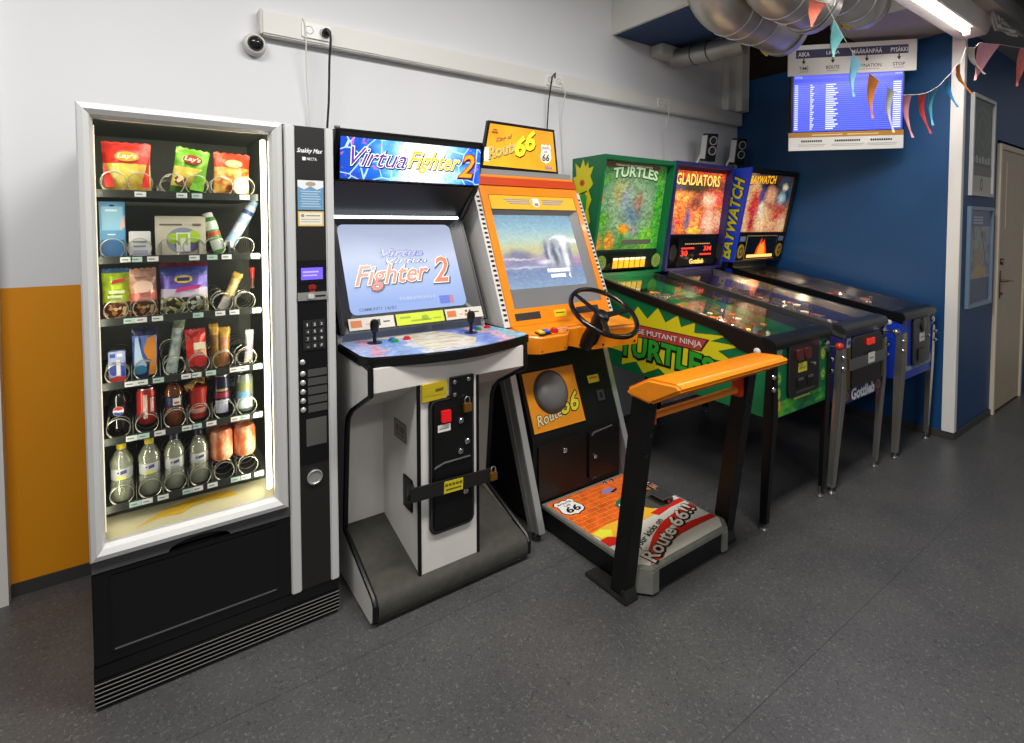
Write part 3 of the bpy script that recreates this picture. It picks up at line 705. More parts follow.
# ------------------------------------------------------------------ snacks behind the glass
PY = 2.104
def pillow(mb, cx, z0, w, h, d, y=PY, tilt=0., lean=.12, zones=None, nx=10, nz=12):
    """heat-sealed bag: flat crimped ends, full belly; zones = [(up to fraction, material)]"""
    vs = []
    for sgn in (-1, 1):
        for j in range(nz+1):
            for i in range(nx+1):
                a = i/nx*2-1; b = j/nz
                full = max(0, sin(pi*min(1, max(0, (b-.07)/.86))))**.55
                pin = 1-.06*full*(1-abs(a)*.2)
                dep = d/2*full*(1-abs(a)**2.6)*(1+.10*sin(9*a+7*b))
                zig = .0025*((i % 2)*2-1) if j in (0, nz) else 0
                x = a*w/2*pin; z = b*h+zig
                xx = x*cos(tilt)-z*sin(tilt); zz = x*sin(tilt)+z*cos(tilt)
                vs.append((cx+xx, y+sgn*(dep+.0006)+lean*zz*.5, z0+zz))
    n1 = (nx+1)*(nz+1)
    for j in range(nz):
        f = (j+.5)/nz; mat_ = next(m_ for lim, m_ in zones if f <= lim); mb.m(mat_)
        for i in range(nx):
            a = j*(nx+1)+i; q = (a, a+1, a+nx+2, a+nx+1)
            mb.add([], []); mb.f.append([k+mb.base for k in q]); mb.mi.append(mb.cur)
            mb.f.append([k+n1+mb.base for k in q[::-1]]); mb.mi.append(mb.cur)
    for j in range(nz):
        for i in (0, nx):
            a = j*(nx+1)+i; mb.f.append([mb.base+k for k in (a, a+nx+1, a+nx+1+n1, a+n1)]); mb.mi.append(mb.cur)
    for j in (0, nz):
        for i in range(nx):
            a = j*(nx+1)+i; mb.f.append([mb.base+k for k in (a, a+1, a+1+n1, a+n1)]); mb.mi.append(mb.cur)
    mb.v += vs
    return mb
def bagfr(cx, z0, d, lean, tilt, off=0.):
    u = Vector((cos(tilt), lean*.5*sin(tilt), sin(tilt))); v = Vector((-sin(tilt), lean*.5*cos(tilt), cos(tilt)))
    return Fr(Vector((cx, PY-off, z0)), u, v)
def bag(label, cx, z0, w, h, d, zones, tilt=0., logo=None, name='snack_bag', lean=.12, cat='snack', blobs=(), dy=0.):
    t = thing(name, label, cat, (cx, PY, z0))
    mb = MB(); mb.base = 0
    global_y = PY+dy
    pillow(mb, cx, z0, w, h, d, global_y, tilt, lean, zones); build('pouch', mb, t, ang=60)
    fr = bagfr(cx, z0, d, lean, tilt, d/2*1.10+.001-dy)
    if logo or blobs:
        mb = MB()
        for m_, pts in blobs: mb.m(m_).slab(fr, pts, -.002, .0002+.0002*len(mb.f)**.3)
        if logo:
            s_, lx, lz, lw, lh, c1, c2 = logo
            mb.m(c2).slab(fr, ell(lx+lw/2, lz+lh/2, lw*.62, lh*.85), -.002, .0012).m(c1).text(fr, s_, lx, lz, lw, lh, .0018, .2, .03)
        build('print', mb, t)
    return t
foil = lambda n, c: M('foil_'+n, c, .28, .15, nz=.38, sc_=34, bump=.5)
F_red, F_gr, F_or = foil('red', 'cc2c1e'), foil('green', '6cae24'), foil('deep_orange', 'c24424')
chips = art('print_crisps', [(.3, 'b88a30'), (.45, 'd8b848'), (.55, 'c8c050'), (.7, 'e8d480')], 45, r=.35)
chips2 = art('print_crisps_red', [(.3, '8a2818'), (.42, 'c86830'), (.55, 'e8b850'), (.7, 'e8d8a0')], 38, r=.35)
nuts = art('print_nuts', [(.3, '5a3014'), (.45, 'a8622c'), (.55, 'd89a50'), (.68, 'e8c890')], 90, kind='vor', r=.35)
pop = art('print_popcorn', [(.2, '3a3a20'), (.4, 'a8a050'), (.6, 'd8d490'), (.8, 'e8e8d0')], 80, kind='vor', r=.35)
cream = M('print_cream', 'e6dcb8', .4); dred = M('print_dark_red', '8a1810', .4)
bag('red crisp bag, left of three on the top shelf', -.022, SZ[0], .130, .166, .05, [(.12, dred), (.62, chips), (.78, F_red), (1, F_red)], .0, ("Lay's", -.024, .110, .050, .018, cream, M('print_gold', 'c8982c', .4)),
    blobs=[(F_red, [(-.058, .02), (-.058, .10), (-.038, .05), (-.03, .02)]), (F_red, [(.058, .02), (.058, .12), (.044, .06), (.036, .02)])])
bag('green crisp bag, middle of three on the top shelf, tilted', .138, SZ[0]+.002, .100, .160, .05, [(.16, M('print_dark_green', '3c6a1c', .4)), (.6, chips), (1, F_gr)], -.16, ("Lay's", -.022, .112, .046, .018, cream, M('print_maroon', '9a2c1c', .4)),
    blobs=[(F_gr, [(.004, .02), (.045, .02), (.045, .10), (.02, .08)]), (nuts, ell(-.024, .045, .018, .016))])
bag('orange-red crisp bag, right of three on the top shelf', .274, SZ[0], .115, .155, .05, [(.1, dred), (.66, chips2), (1, F_or)], -.04, ("Lay's", -.020, .108, .044, .016, cream, M('print_pale_gold', 'd8b060', .4)),
    blobs=[(M('print_biscuit', 'e8d8b8', .4), ell(.026, .04, .026, .034))])
bag('lime green nut bag, leftmost on the third shelf', -.059, SZ[2], .074, .160, .042, [(.34, nuts), (.86, foil('lime', 'b4d02c')), (.92, foil('lime', 'b4d02c')), (1, foil('sky', '4c78a8'))], 0, None,
    blobs=[(M('print_red_script', 'b83020', .4), [(-.012, .112), (.022, .120), (.026, .132), (-.008, .124)]), (M('print_silver_text', 'c8d0a0', .4), R(-.018, .082, .022, .092)), (M('print_silver_text', 'c8d0a0'), R(-.022, .068, .016, .076))])
bag('pale pink nut bag, second on the third shelf', .014, SZ[2], .078, .158, .042, [(.30, nuts), (.48, foil('rose', 'd87868')), (1, foil('pink', 'e0a890'))], .03, None,
    blobs=[(M('print_peach', 'ecc8b0', .4), ell(0, .10, .026, .020)), (M('print_grey_text', '8a7a70', .4), R(-.02, .128, .012, .133))])
bag('wide violet and white popcorn bag in the middle of the third shelf', .127, SZ[2], .142, .172, .05, [(.36, pop), (.52, M('print_white_violet', 'd4c8dc', .35)), (.76, foil('violet', '6a58b8')), (.9, foil('indigo', '3c4698')), (1, foil('maroon', '7a2434'))], 0, None,
    blobs=[(M('print_yellow', 'e8c830', .4), ell(-.004, .118, .026, .013)), (M('print_navy', '283070', .4), R(-.022, .112, .014, .124)), (M('print_magenta', 'c83878', .4), [(-.03, .075), (.04, .085), (.05, .098), (-.02, .09)])])
bag('blue and orange biscuit bag, second on the fourth shelf', .012, SZ[3], .070, .165, .04, [(.86, foil('cobalt', '5a78c0')), (1, foil('night', '26284a'))], 0, None,
    blobs=[(M('print_orange', 'd8882c', .35), [(.03, .012), (.03, .14), (.006, .13), (-.004, .09), (.012, .05), (.008, .012)]), (M('print_pale_blue', 'b8d4e8', .35), [(-.03, .02), (-.004, .02), (.004, .045), (-.008, .07), (-.018, .135), (-.026, .135)]), (M('print_teal', '3c88a8', .35), ell(-.014, .03, .018, .015))])
bag('red and cream snack bag, fourth on the fourth shelf', .160, SZ[3], .062, .142, .04, [(.7, M('print_red_cream', 'd8a080', .35)), (1, F_red)], .04, None,
    blobs=[(F_red, [(-.03, .02), (-.006, .02), (-.012, .11), (-.03, .11)]), (M('print_scarlet', 'c8302c', .35), ell(.008, .04, .02, .026)), (cream, R(-.008, .075, .024, .098))])
# slim bars standing in the coils
def bar(label, p, q, w, d, zones, name='chocolate_bar'):
    t = thing(name, label, 'snack', (p[0], PY, p[1])); dx, dz = q[0]-p[0], q[1]-p[1]; h = math.hypot(dx, dz)
    mb = MB(); mb.base = 0; pillow(mb, p[0], p[1], w, h, d, PY, math.atan2(-dx, dz), .25, zones, 6, 12); build('wrapper', mb, t, ang=60)
gold = foil('gold', 'c89a2c')
bar('thin gold stick pack leaning right on the third shelf', (.238, SZ[2]+.002), (.295, 1.300), .032, .02, [(.3, M('print_white_bar', 'e0d8c8', .4)), (.85, foil('pale_gold', 'd8b878')), (1, gold)])
bar('dark red tipped stick pack at the right end of the third shelf', (.335, 1.245), (.338, 1.318), .016, .012, [(.5, M('print_brown', '4a2418', .4)), (1, F_red)])
bar('pale green tall bar leaning right on the fourth shelf', (.082, SZ[3]+.002), (.112, 1.152), .034, .018, [(.8, art('foil_pale_mint', [(.3, '7a9a8a'), (.5, 'c4d4c4'), (.7, 'e0e4d8')], 50)), (1, foil('sage', '9aa884'))])
bar('gold wrapped bar, fifth on the fourth shelf', (.240, SZ[3]+.002), (.246, 1.110), .036, .022, [(.75, art('foil_gold_rose', [(.35, '6a4014'), (.5, 'c88858'), (.65, 'e0b098')], 40, stretch=(1, 1, .2))), (1, gold)])
bar('gold wrapped bar standing just behind the fifth bar of the fourth shelf', (.216, SZ[3]+.002), (.212, 1.125), .03, .02, [(.75, foil('bronze', '7a5a1c')), (1, gold)])
bar('white and pink bar at the right end of the fourth shelf', (.318, SZ[3]+.002), (.326, 1.092), .028, .02, [(.25, M('print_white_bar', 'e0d8c8')), (.6, art('foil_white_rose', [(.35, '8a5a70'), (.5, 'd8b8c8'), (.65, 'ecece8')], 60)), (1, M('print_silver_bar', 'c8ccc8', .35))])
# cartons
def carton(label, x0, x1, z0, z1, d, mat_, deco=(), name='carton', y=PY):
    t = thing(name, label, 'carton', ((x0+x1)/2, y, z0)); fr = front(x0, y-d/2, z0)
    build('box', MB(mat_).box(x0, x1, y-d/2, y+d/2, z0, z1, .002), t)
    mb = MB()
    for k, (m_, pts) in enumerate(deco): mb.m(m_).slab(fr, pts, 0, .0006+.0002*k)
    if deco: build('print', mb, t)
carton('tall light blue pack with notched top, leftmost on the second shelf', -.096, -.030, SZ[1], 1.546, .02, M('pack_blue', '5c9cc4', .4), [(M('pack_pale', '8cc0d8', .4), R(.006, .09, .06, .165)), (M('pack_navy', '34689a', .4), R(.004, .006, .062, .06)), (M('pack_peach', 'd8b0a0', .4), [(.05, .09), (.064, .1), (.064, .14), (.055, .12)]), (M('pack_white', 'd8e8f0', .4), R(.016, .150, .046, .156)), (M('pack_white', 'd8e8f0'), R(.02, .075, .04, .079)), (blackp, ell(.032, .168, .007, .003))], 'blister_pack')
carton('small white box, second on the second shelf', -.022, .036, SZ[1], 1.452, .03, M('pack_box_white', 'dcdcd8', .4), [(M('pack_grey_text', '8a8c90', .4), R(.010, .05, .046, .056)), (M('pack_grey_text', '8a8c90'), R(.012, .036, .044, .041)), (M('pack_lilac', 'b0b0c8', .4), R(.01, .012, .05, .026))])
carton('wide beige gadget box with green screen print on the second shelf', .048, .192, SZ[1], 1.502, .03, M('pack_beige', 'c8c2ac', .45), [(M('pack_disc', '8a94a0', .4), ell(.078, .055, .048, .044)), (M('pack_violet', '6a5a88', .4), ell(.088, .044, .036, .030)), (M('pack_lime', 'a8cc28', .4), ell(.05, .062, .016, .018)), (M('pack_lime', 'a8cc28'), ell(.108, .068, .02, .02)), (paperw, R(.058, .018, .098, .082)), (M('pack_lime', 'a8cc28'), R(.062, .04, .092, .078)), (paperw, R(.07, .03, .084, .064)), (M('pack_brown_text', '6a6450', .5), R(.012, .106, .075, .111)), (M('pack_brown_text', '6a6450'), R(.105, .104, .13, .112))])
carton('small blue and white carton with red base, leftmost on the fourth shelf', -.084, -.040, SZ[3], 1.070, .03, M('pack_pale_blue', 'a8b4d8', .4), [(M('pack_cobalt', '2c48a0', .4), ell(.014, .042, .012, .022)), (M('pack_red', 'b83830', .4), [(0, 0), (.044, 0), (.044, .014), (.022, .018), (0, .012)]), (M('pack_cobalt', '2c48a0'), R(.032, .016, .042, .06)), (paperw, R(.02, .02, .03, .07)), (M('pack_cobalt', '2c48a0'), R(.004, .078, .018, .09)), (paperw, R(.022, .08, .036, .09))])
def tubepack(label, p, q, r, bands, name='tube_pack'):
    t = thing(name, label, 'tube', (p[0], PY, p[2])); P = Vector(p); Q = Vector(q); h = (Q-P).length; ax = (Q-P).normalized()
    build('body', MB(bands[0][1]).lathe([(r*.85, 0), (r, .004), (r, h*.86), (r*.8, h*.9)], P, ax, 18), t)
    build('cap', MB(bands[1][1]).lathe([(r*.82, h*.88), (r*.82, h), (r*.7, h*1.01)], P, ax, 18), t)
    mb = MB()
    for a, b, m_ in bands[2]: mb.m(m_).lathe([(r+.0004, h*a), (r+.0008, h*(a+b)/2), (r+.0004, h*b)], P, ax, 18)
    build('label', mb, t)
tubepack('white capped green tube leaning left on the second shelf', (.238, PY, SZ[1]+.004), (.200, PY+.02, 1.512), .020, [(0, M('tube_green', '5c9c48', .35)), (1, paperw), [(.12, .36, M('tube_white', 'dce4d4', .35)), (.45, .55, M('tube_red', 'c84838', .4)), (.6, .8, M('tube_white', 'dce4d4'))]])
tubepack('pale blue roll pack leaning right on the second shelf', (.264, PY+.015, SZ[1]+.03), (.352, PY+.03, 1.558), .019, [(0, M('roll_white', 'dfe6ec', .35)), (1, M('roll_blue', '9cc4dc', .35)), [(.1, .3, M('roll_sky', 'a8c8e0', .35)), (.5, .62, M('roll_sky', 'a8c8e0')), (.7, .78, M('roll_navy', '3c5c98', .35))]])
# drinks
def can(label, x, z, r, h, mats, y=PY, name='drink_can', deco=None):
    t = thing(name, label, 'can', (x, y, z)); o = (x, y, z)
    build('body', MB(mats[0]).lathe([(r*.80, 0), (r*.84, .003), (r, .012), (r, h-.014), (r*.86, h-.004), (r*.86, h)], o, seg=28), t)
    build('lid', MB(mats[1]).lathe([(r*.87, h-.003), (r*.87, h+.001), (r*.8, h+.001), (r*.78, h-.002), (.001, h-.002)], o, seg=24), t)
    if deco:
        mb = MB()
        for a, b, c0, c1, m_ in deco:      # bands wrapped on the side facing the glass
            mb.m(m_); n = 10; vs = []; 
            for k in range(n+1):
                q = radians(c0+(c1-c0)*k/n)-pi/2; vs += [(x+(r+.0006)*cos(q), y+(r+.0006)*sin(q), z+h*a), (x+(r+.0006)*cos(q), y+(r+.0006)*sin(q), z+h*b)]
            mb.add(vs, [(2*k, 2*k+2, 2*k+3, 2*k+1) for k in range(n)])
        build('print', mb, t)
alu = M('aluminium', 'c8c8c6', .28, .9)
can('slim red drink can, second on the fifth shelf', .012, SZ[4]+.022, .027, .116, [M('can_red', 'b8302a', .3, .3), alu], deco=[(.18, .85, -20, 5, M('can_pale', 'e8c8b8', .3)), (.35, .75, 22, 45, M('can_pale', 'e8c8b8'))])
can('dark blue and silver drink can, fifth on the fifth shelf', .230, SZ[4]+.006, .027, .140, [M('can_navy', '1c2038', .3, .3), alu], deco=[(.08, .40, -50, 40, M('can_white', 'c8ccd8', .3)), (.45, .58, -60, 50, M('can_crimson', '8a2438', .3)), (.62, .68, -40, 40, M('can_gold', 'b09050', .3))])
can('pale silver drink can, rightmost on the fifth shelf', .302, SZ[4]+.006, .029, .132, [M('can_silver', '8a9484', .3, .4), alu], deco=[(.1, .38, -50, 50, M('can_frost', 'c8dcd8', .3)), (.38, .55, -60, 10, M('can_azure', '6aa4c8', .3)), (.6, .8, -60, 60, M('can_olive', '7c8450', .3))])
OC = art('can_peach_print', [(.3, 'a83820'), (.45, 'd87040'), (.55, 'e8a070'), (.68, 'f0d8b8')], 30, stretch=(1, 1, .6), r=.3)
for x, z, y, lab in ((.226, .648, PY, 'front peach can of the left pair on the bottom shelf'), (.222, .668, PY+.075, 'rear peach can of the left pair on the bottom shelf'),
                     (.300, .648, PY, 'front peach can of the right pair on the bottom shelf'), (.294, .668, PY+.075, 'rear peach can of the right pair on the bottom shelf')):
    can(lab, x, z, .036, .105, [OC, M('can_coral_lid', 'c86848', .35)], y)
t = thing('snack_cup', 'red snack tub with torn yellow foil top, fourth on the fifth shelf', 'snack', (.158, PY, SZ[4]+.01))
build('tub', MB(M('tub_red', 'a82818', .35)).lathe([(.024, 0), (.025, .03), (.028, .10), (.030, .104)], (.158, PY, SZ[4]+.012), seg=24).m(M('tub_pale', 'c89080', .35)).lathe([(.0252, .018), (.0262, .032), (.0252, .034)], (.158, PY, SZ[4]+.012), seg=24), t)
mb = MB(M('tub_foil', 'e8b868', .35)); n = 24; vs = [(.158+.004, PY, SZ[4]+.150)]
for k in range(n): q = 2*pi*k/n; rad = .034+.006*((k*5) % 3)-.003; vs.append((.158+rad*cos(q), PY+rad*sin(q), SZ[4]+.122+.008*((k*7) % 4)+.02*cos(q)))
mb.add(vs, [(0, k+1, (k+1) % n+1) for k in range(n)]); build('foil_lid', mb, t)
water = clear('water', 'e8ecd8', .12, .05, .5, (.5, 'e0e4c4'))
plastic = clear('bottle_plastic', 'e4e8d4', .12, .05, .6, (.20, 'f0f2dc')); cola = M('cola_liquid', '120806', .15, coat=.5); amber = M('amber_liquid', 'a8741c', .2, nz=.2, sc_=40, coat=.5)
def bottle(label, x, z, s, body, liquid, capm, lab, deco=None, y=PY, wide=1.):
    t = thing('drink_bottle', label, 'bottle', (x, y, z)); o = (x, y, z)
    prof = [(.02, 0), (.028, .004), (.031, .02), (.030, .06), (.027, .075), (.027, .11), (.031, .125), (.030, .14), (.020, .163), (.012, .176), (.0115, .186)]
    prof = [(a*wide*s, b*s) for a, b in prof]
    build('body', MB(body).lathe(prof, o, seg=24), t)
    if liquid: build('drink', MB(liquid).lathe([(a*.93, b) for a, b in prof[:9]], o, seg=20), t)
    build('cap', MB(capm).lathe([(.0145*s, .180*s), (.0145*s, .198*s), (.0125*s, .201*s), (.001, .201*s)], o, seg=20), t)
    mb = MB(lab).lathe([(.0272*wide*s, .077*s), (.0283*wide*s, .079*s), (.0283*wide*s, .117*s), (.0272*wide*s, .119*s)], o, seg=24)
    build('label', mb, t)
    if deco:
        fr = front(x, y-.0283*wide*s-.0006, z+.08*s); mb = MB()
        for k, (m_, pts) in enumerate(deco): mb.m(m_).slab(fr, [(a*s, b*s) for a, b in pts], -.004, .0002+.0002*k)
        build('print', mb, t)
capy = M('cap_yellow', 'e0c81c', .35); capd = M('cap_navy', '20263c', .35); lw = M('bottle_label', 'c4c8c0', .4)
lab1 = [(M('label_violet', '4a4a80', .4), [(-.004, .016), (.014, .02), (.014, .032), (-.004, .028)]), (M('label_lime', 'd0d048', .4), R(-.014, .0, .012, .008)), (M('label_violet', '4a4a80'), ell(-.010, .024, .003))]
lab2 = [(M('label_slate', '50546c', .4), [(-.004, .016), (.014, .02), (.014, .030), (-.004, .026)]), (M('label_slate', '50546c'), ell(-.010, .022, .003)), (M('label_mid', '9a9e98', .4), R(-.014, .004, .014, .007))]
bottle('clear bottle with yellow cap, leftmost on the bottom shelf', -.058, SZ[5], .925, plastic, water, capy, lw, lab1, wide=1.12)
bottle('clear bottle with yellow cap, second from the left on the bottom shelf', .016, SZ[5], .92, plastic, water, capy, lw, lab1, wide=1.12)
bottle('clear bottle with dark cap, third from the left on the bottom shelf', .085, SZ[5], .915, plastic, water, capd, lw, lab2, wide=1.1)
bottle('clear bottle with dark cap, fourth from the left on the bottom shelf', .157, SZ[5], .905, plastic, water, capd, lw, lab2, wide=1.1)
PX = [(M('emblem_white', 'e0e0e0', .35), ell(0, .016, .017)), (M('emblem_red', 'c02c28', .35), [(-.016, .02), (-.008, .021), (0, .018), (.008, .019), (.016, .024)]+[(.0165*cos(radians(a)), .016+.0165*sin(radians(a))) for a in range(30, 170, 14)]), (M('emblem_blue', '284890', .35), [(.0165*cos(radians(a)), .016+.0165*sin(radians(a))) for a in range(195, 345, 14)]+[(.008, .011), (0, .010), (-.008, .014)])]
bottle('dark cola bottle with round red, white and blue emblem on the fifth shelf', -.062, SZ[4], .84, clear('cola_plastic', '8a7c74', .10, .05), cola, blackp, M('cola_label', '14161c', .4), PX)
bottle('amber drink bottle with white and navy label, third on the fifth shelf', .089, SZ[4], .84, clear('amber_plastic', 'e8c890', .08, .05), amber, M('cap_orange', 'c87a20', .35), M('amber_label', '26305c', .4), [(M('amber_white', 'e4dcc8', .4), R(-.006, .004, .02, .032)), (M('amber_red', 'b85038', .4), R(-.002, .010, .016, .018))], wide=1.12)

# ------------------------------------------------------------------ white upright fighting cabinet
FX0, FX1 = .667, 1.385
F_ = thing('arcade_cabinet', 'white two-player upright arcade cabinet with lit blue fighting-game header, beside the snack machine', 'arcade machine', ((FX0+FX1)/2, 2.3, 0))
low = [(2.72, .02), (1.90, .006), (1.848, .006), (1.828, .03), (1.826, .085), (1.842, .104), (2.16, .212), (2.155, .30), (2.118, .66), (2.10, .705), (2.05, .748), (1.848, .853), (1.848, .948), (2.19, .975), (2.20, 1.02), (2.72, 1.02)]
upp_ = [(2.72, 1.02), (2.17, 1.02), (2.405, 1.50), (2.335, 1.575), (2.262, 1.645), (2.190, 1.862), (2.72, 1.862)]
for x, q in ((FX0, 1), (FX1-.02, -1)):
    sp = build('side_panel', MB(white).prism(low, 'x', x, x+.02).m(black).prism(upp_, 'x', x, x+.02), F_)
    edge = low[3:14]
    build('edge_trim', MB(blackp).tube([(x+.01, a-.003, b) for a, b in edge], .0115, 8).m(blackp), sp)
    build('head_trim', MB(blackp).tube([(x+.01, a-.002, b) for a, b in upp_[1:6]], .0115, 8), sp)
x0, x1 = FX0+.02, FX1-.02
mb = MB(white).box(x0, x1, 2.215, 2.235, .02, .98)                                    # alcove back
mb.m(white).prism([(1.852, .855), (2.07, .742), (2.215, .70), (2.215, .72), (1.852, .875)], 'x', x0, x1)
build('body', mb, F_)
build('front_panel', MB(white).box(x0-.018, x1+.018, 1.846, 1.862, .857, .948, .002), F_)
mat_r = M('ribbed_rubber_mat', '3c3a33', .75, nz=.15, sc_=30, bump=.25)
build('kick_slope', MB(mat_r).prism([(1.86, .002), (1.835, .006), (1.821, .020), (1.814, .045), (1.814, .072), (1.821, .092), (1.838, .106), (1.862, .114), (2.214, .200), (2.214, .02)], 'x', x0, x1), F_)
build('foot', MB(rubber).cyl((FX1+.004, 1.87, .0), (FX1+.004, 1.87, .055), .014), F_)
# coin column
cx0, cx1, CY = .867, 1.131, 1.85
mb = MB(white).box(cx0, cx1, CY, 2.215, .10, .862)
colm = build('coin_column', mb, F_)
for x in (cx0, cx1): build('corner_trim', MB(blackp).box(x-.006, x+.007, CY-.004, CY+.009, .105, .858, .002), colm)
fc = front(cx0, CY, 0)
fd = MB(blackp).slab(fc, rr(.040, .256, .240, .795, .03), 0, .012).m(M('door_edge', '3c3c3e', .3)).slab(fc, rr(.044, .262, .236, .789, .027), .012, .0135).m(blackg).slab(fc, rr(.048, .266, .232, .785, .024), .012, .0145)
cdoor = build('coin_door', fd, colm)
up_d = build('upper_flap', MB(black).slab(fc, rr(.056, .530, .224, .776, .016), .014, .019).m(M('seam_grey', '6a6a6a', .35)).slab(fc, [(.055, .520), (.06, .530), (.10, .540), (.215, .540), (.222, .534), (.1, .533), (.065, .522)], .0185, .0195), cdoor)
lo_d = build('lower_flap', MB(black).slab(fc, rr(.056, .278, .224, .508, .016), .014, .019), cdoor)
build('reject_button', MB(M('lit_red', 'c81820', .25, e=.35)).slab(fc, rr(.086, .700, .126, .746, .004), .019, .030), up_d)
build('price_tag', MB(paperw).slab(fc, R(.072, .662, .128, .690), .019, .020).m(M('label_ink', '8a8a80')).dec(fc, R(.078, .672, .12, .677), .0205), up_d)
for x, z in ((.175, .690), (.172, .566), (.203, .600)): build('lock', MB(chrome).lathe([(.012, 0), (.012, .006), (.009, .009), (.001, .009)], fc.p(x, z, .018), (0, -1, 0), 16), up_d)
build('lock', MB(chrome).lathe([(.012, 0), (.012, .006), (.009, .009), (.001, .009)], fc.p(.195, .398, .018), (0, -1, 0), 16), lo_d)
fl = MB(blackp).slab(fc, R(.132, .775, .236, .868), .002, .020)
hs = build('hasp', fl, colm)
for x, z in ((.148, .85), (.212, .852), (.148, .80)): build('bolt', MB(chrome).ball(fc.p(x, z, .021), .009, 10, (1, .6, 1)), hs)
mb = MB(M('sticker_yellow', 'bca41c', .45)).slab(fc, [(.010, .790), (.115, .794), (.115, .862), (.010, .858)], .001, .0145)
mb.m(M('sticker_olive_ink', '6a5a10', .5)).dec(fc, [(.064, .824), (.098, .826), (.1, .838), (.066, .836)], .016).m(M('sticker_gold', 'b8a41c', .45)).dec(fc, R(.016, .812, .108, .846), .0155).dec(fc, R(.03, .822, .055, .836), .016)
build('sticker', mb, colm, 'yellow sticker at the top of the coin door')
# locking strap across the door
fs_ = Fr((cx0, CY-.030, .452), (1, 0, -.045), (.045, 0, 1))
mb = MB(M('strap_black', '232322', .45, .3)).slab(fs_, R(-.052, -.027, .315, .027), 0, .008)
strap = build('locking_strap', mb, colm)
mb = MB(M('sticker_lemon', 'cbbb22', .45)).slab(fs_, R(.088, -.025, .172, .022), .008, .009).m(M('sticker_olive_ink', '6a5a10')).dec(fs_, R(.095, -.014, .165, -.008), .0096)
for k in range(5): mb.dec(fs_, R(.092+k*.016, .002, .104+k*.016, .012), .0096)
build('sticker', mb, strap, 'yellow printed sticker on the strap')
mb = MB(blackp).box(cx0-.010, cx0-.0005, 1.905, 1.985, .335, .465, .003).tube([(cx0-.006, 1.91, .44), (cx0-.045, CY-.02, .44)], .014, 8)
build('strap_bracket', mb, colm)
mb = MB(blackp).box(cx1+.0075, cx1+.016, 1.87, 1.98, .36, .47, .003).tube([(cx1+.012, 1.88, .425), (cx1+.045, CY-.02, .425)], .012, 8)
build('strap_bracket', mb, colm)
def padlock(parent, c, w, u=Vector((1, 0, 0))):
    pl = build('padlock', MB(brass).box(c[0]-w/2, c[0]+w/2, c[1]-w*.28, c[1]+w*.28, c[2]-w*.55, c[2]+w*.45, .003), parent, 'brass padlock')
    h = w*.45; build('shackle', MB(chrome).tube([(c[0]-w*.32, c[1], c[2]+h)]+[(c[0]-w*.32*cos(pi*k/8), c[1], c[2]+h+w*.35+w*.32*sin(pi*k/8)) for k in range(9)]+[(c[0]+w*.32, c[1], c[2]+h)], w*.09, 8), pl)
padlock(hs, (cx0+.198, CY-.032, .745), .036)
padlock(strap, (cx1+.048, CY-.045, .437), .034)
fl_ = left(cx0, 2.09, .588)
build('sticker', MB(M('sticker_brown', '6a5c50', .5)).slab(fl_, R(0, 0, .125, .078), .0003, .001).m(M('sticker_taupe', '9a8c80', .5)).dec(fl_, R(.006, .006, .119, .072), .0014).m(M('sticker_brown', '6a5c50')).dec(fl_, R(.02, .018, .105, .024), .0018).dec(fl_, R(.02, .030, .05, .06), .0018).dec(fl_, R(.06, .032, .105, .058), .0018), colm, 'small brown notice on the column side')
# control panel
out = [(.665, 2.19), (.661, 1.925), (.668, 1.895), (.690, 1.868), (.76, 1.846), (.875, 1.815), (1.005, 1.792), (1.10, 1.795), (1.165, 1.803), (1.28, 1.83), (1.395, 1.862), (1.420, 1.878), (1.428, 1.905), (1.412, 2.05), (1.392, 2.19)]
cpz = .985
mb = MB(blackp).prism(out, 'z', .947, cpz, .005)
cpb = build('control_panel', mb, F_)
inn_ = [(1.027+(a-1.027)*.982, 2.03+(b-2.03)*.965) for a, b in out]
cpa = paint('panel_print', [(0, 'b0bfdc'), (1, 'b0bfdc')], [(.12, .5, .14, 3, '8caad8', .5), (.10, .5, .03, 3, 'd898ac', .4), (.26, .5, .10, 3, '7898d4', .5), (.36, .5, .05, 3, 'c8c8d8', .5), (.75, .5, .12, 3, '7088d0', .5), (.86, .5, .06, 3, 'd8a4b0', .5), (.95, .5, .06, 3, '6cb0c8', .5)], 0, .14, 9, .4, 34, .3)
build('panel_print', MB(cpa).slab(Fr((0, 0, cpz), (1, 0, 0), (0, 1, 0)), inn_, .0003, .0012).m(M('panel_sand', 'cfc4ae', .3)).dec(Fr((0, 0, cpz), (1, 0, 0), (0, 1, 0)), [(.93, 1.83), (1.10, 1.82), (1.19, 1.95), (1.15, 2.12), (1.10, 2.185), (.78, 2.185), (.94, 2.10), (.92, 1.95)], .0016).m(art('panel_sand_print', [(.35, 'b09c80'), (.48, 'd0c8b8'), (.6, 'e0dcd4'), (.7, 'c0b4a0')], 14, r=.3, stretch=(1, 3, 1))).dec(Fr((0, 0, cpz), (1, 0, 0), (0, 1, 0)), [(.94, 1.835), (1.09, 1.825), (1.175, 1.95), (1.14, 2.11), (1.09, 2.18), (.80, 2.18), (.95, 2.10), (.93, 1.95)], .0020), cpb)
def stick(x, y):
    j = build('joystick', MB(blackp).lathe([(.030, .0015), (.030, .004), (.014, .006), (.012, .007)], (x, y, cpz), seg=20).lathe([(.0075, .005), (.0075, .042), (.010, .045), (.016, .055), (.0185, .072), (.0185, .082), (.016, .094), (.009, .100), (.001, .101)], (x, y, cpz), seg=20), cpb)
stick(.790, 2.10); stick(1.225, 2.055)
def button(x, y, m_): build('push_button', MB(m_).lathe([(.017, .001), (.017, .006), (.0125, .008), (.0125, .012), (.010, .0135), (.001, .0135)], (x, y, cpz), seg=18), cpb)
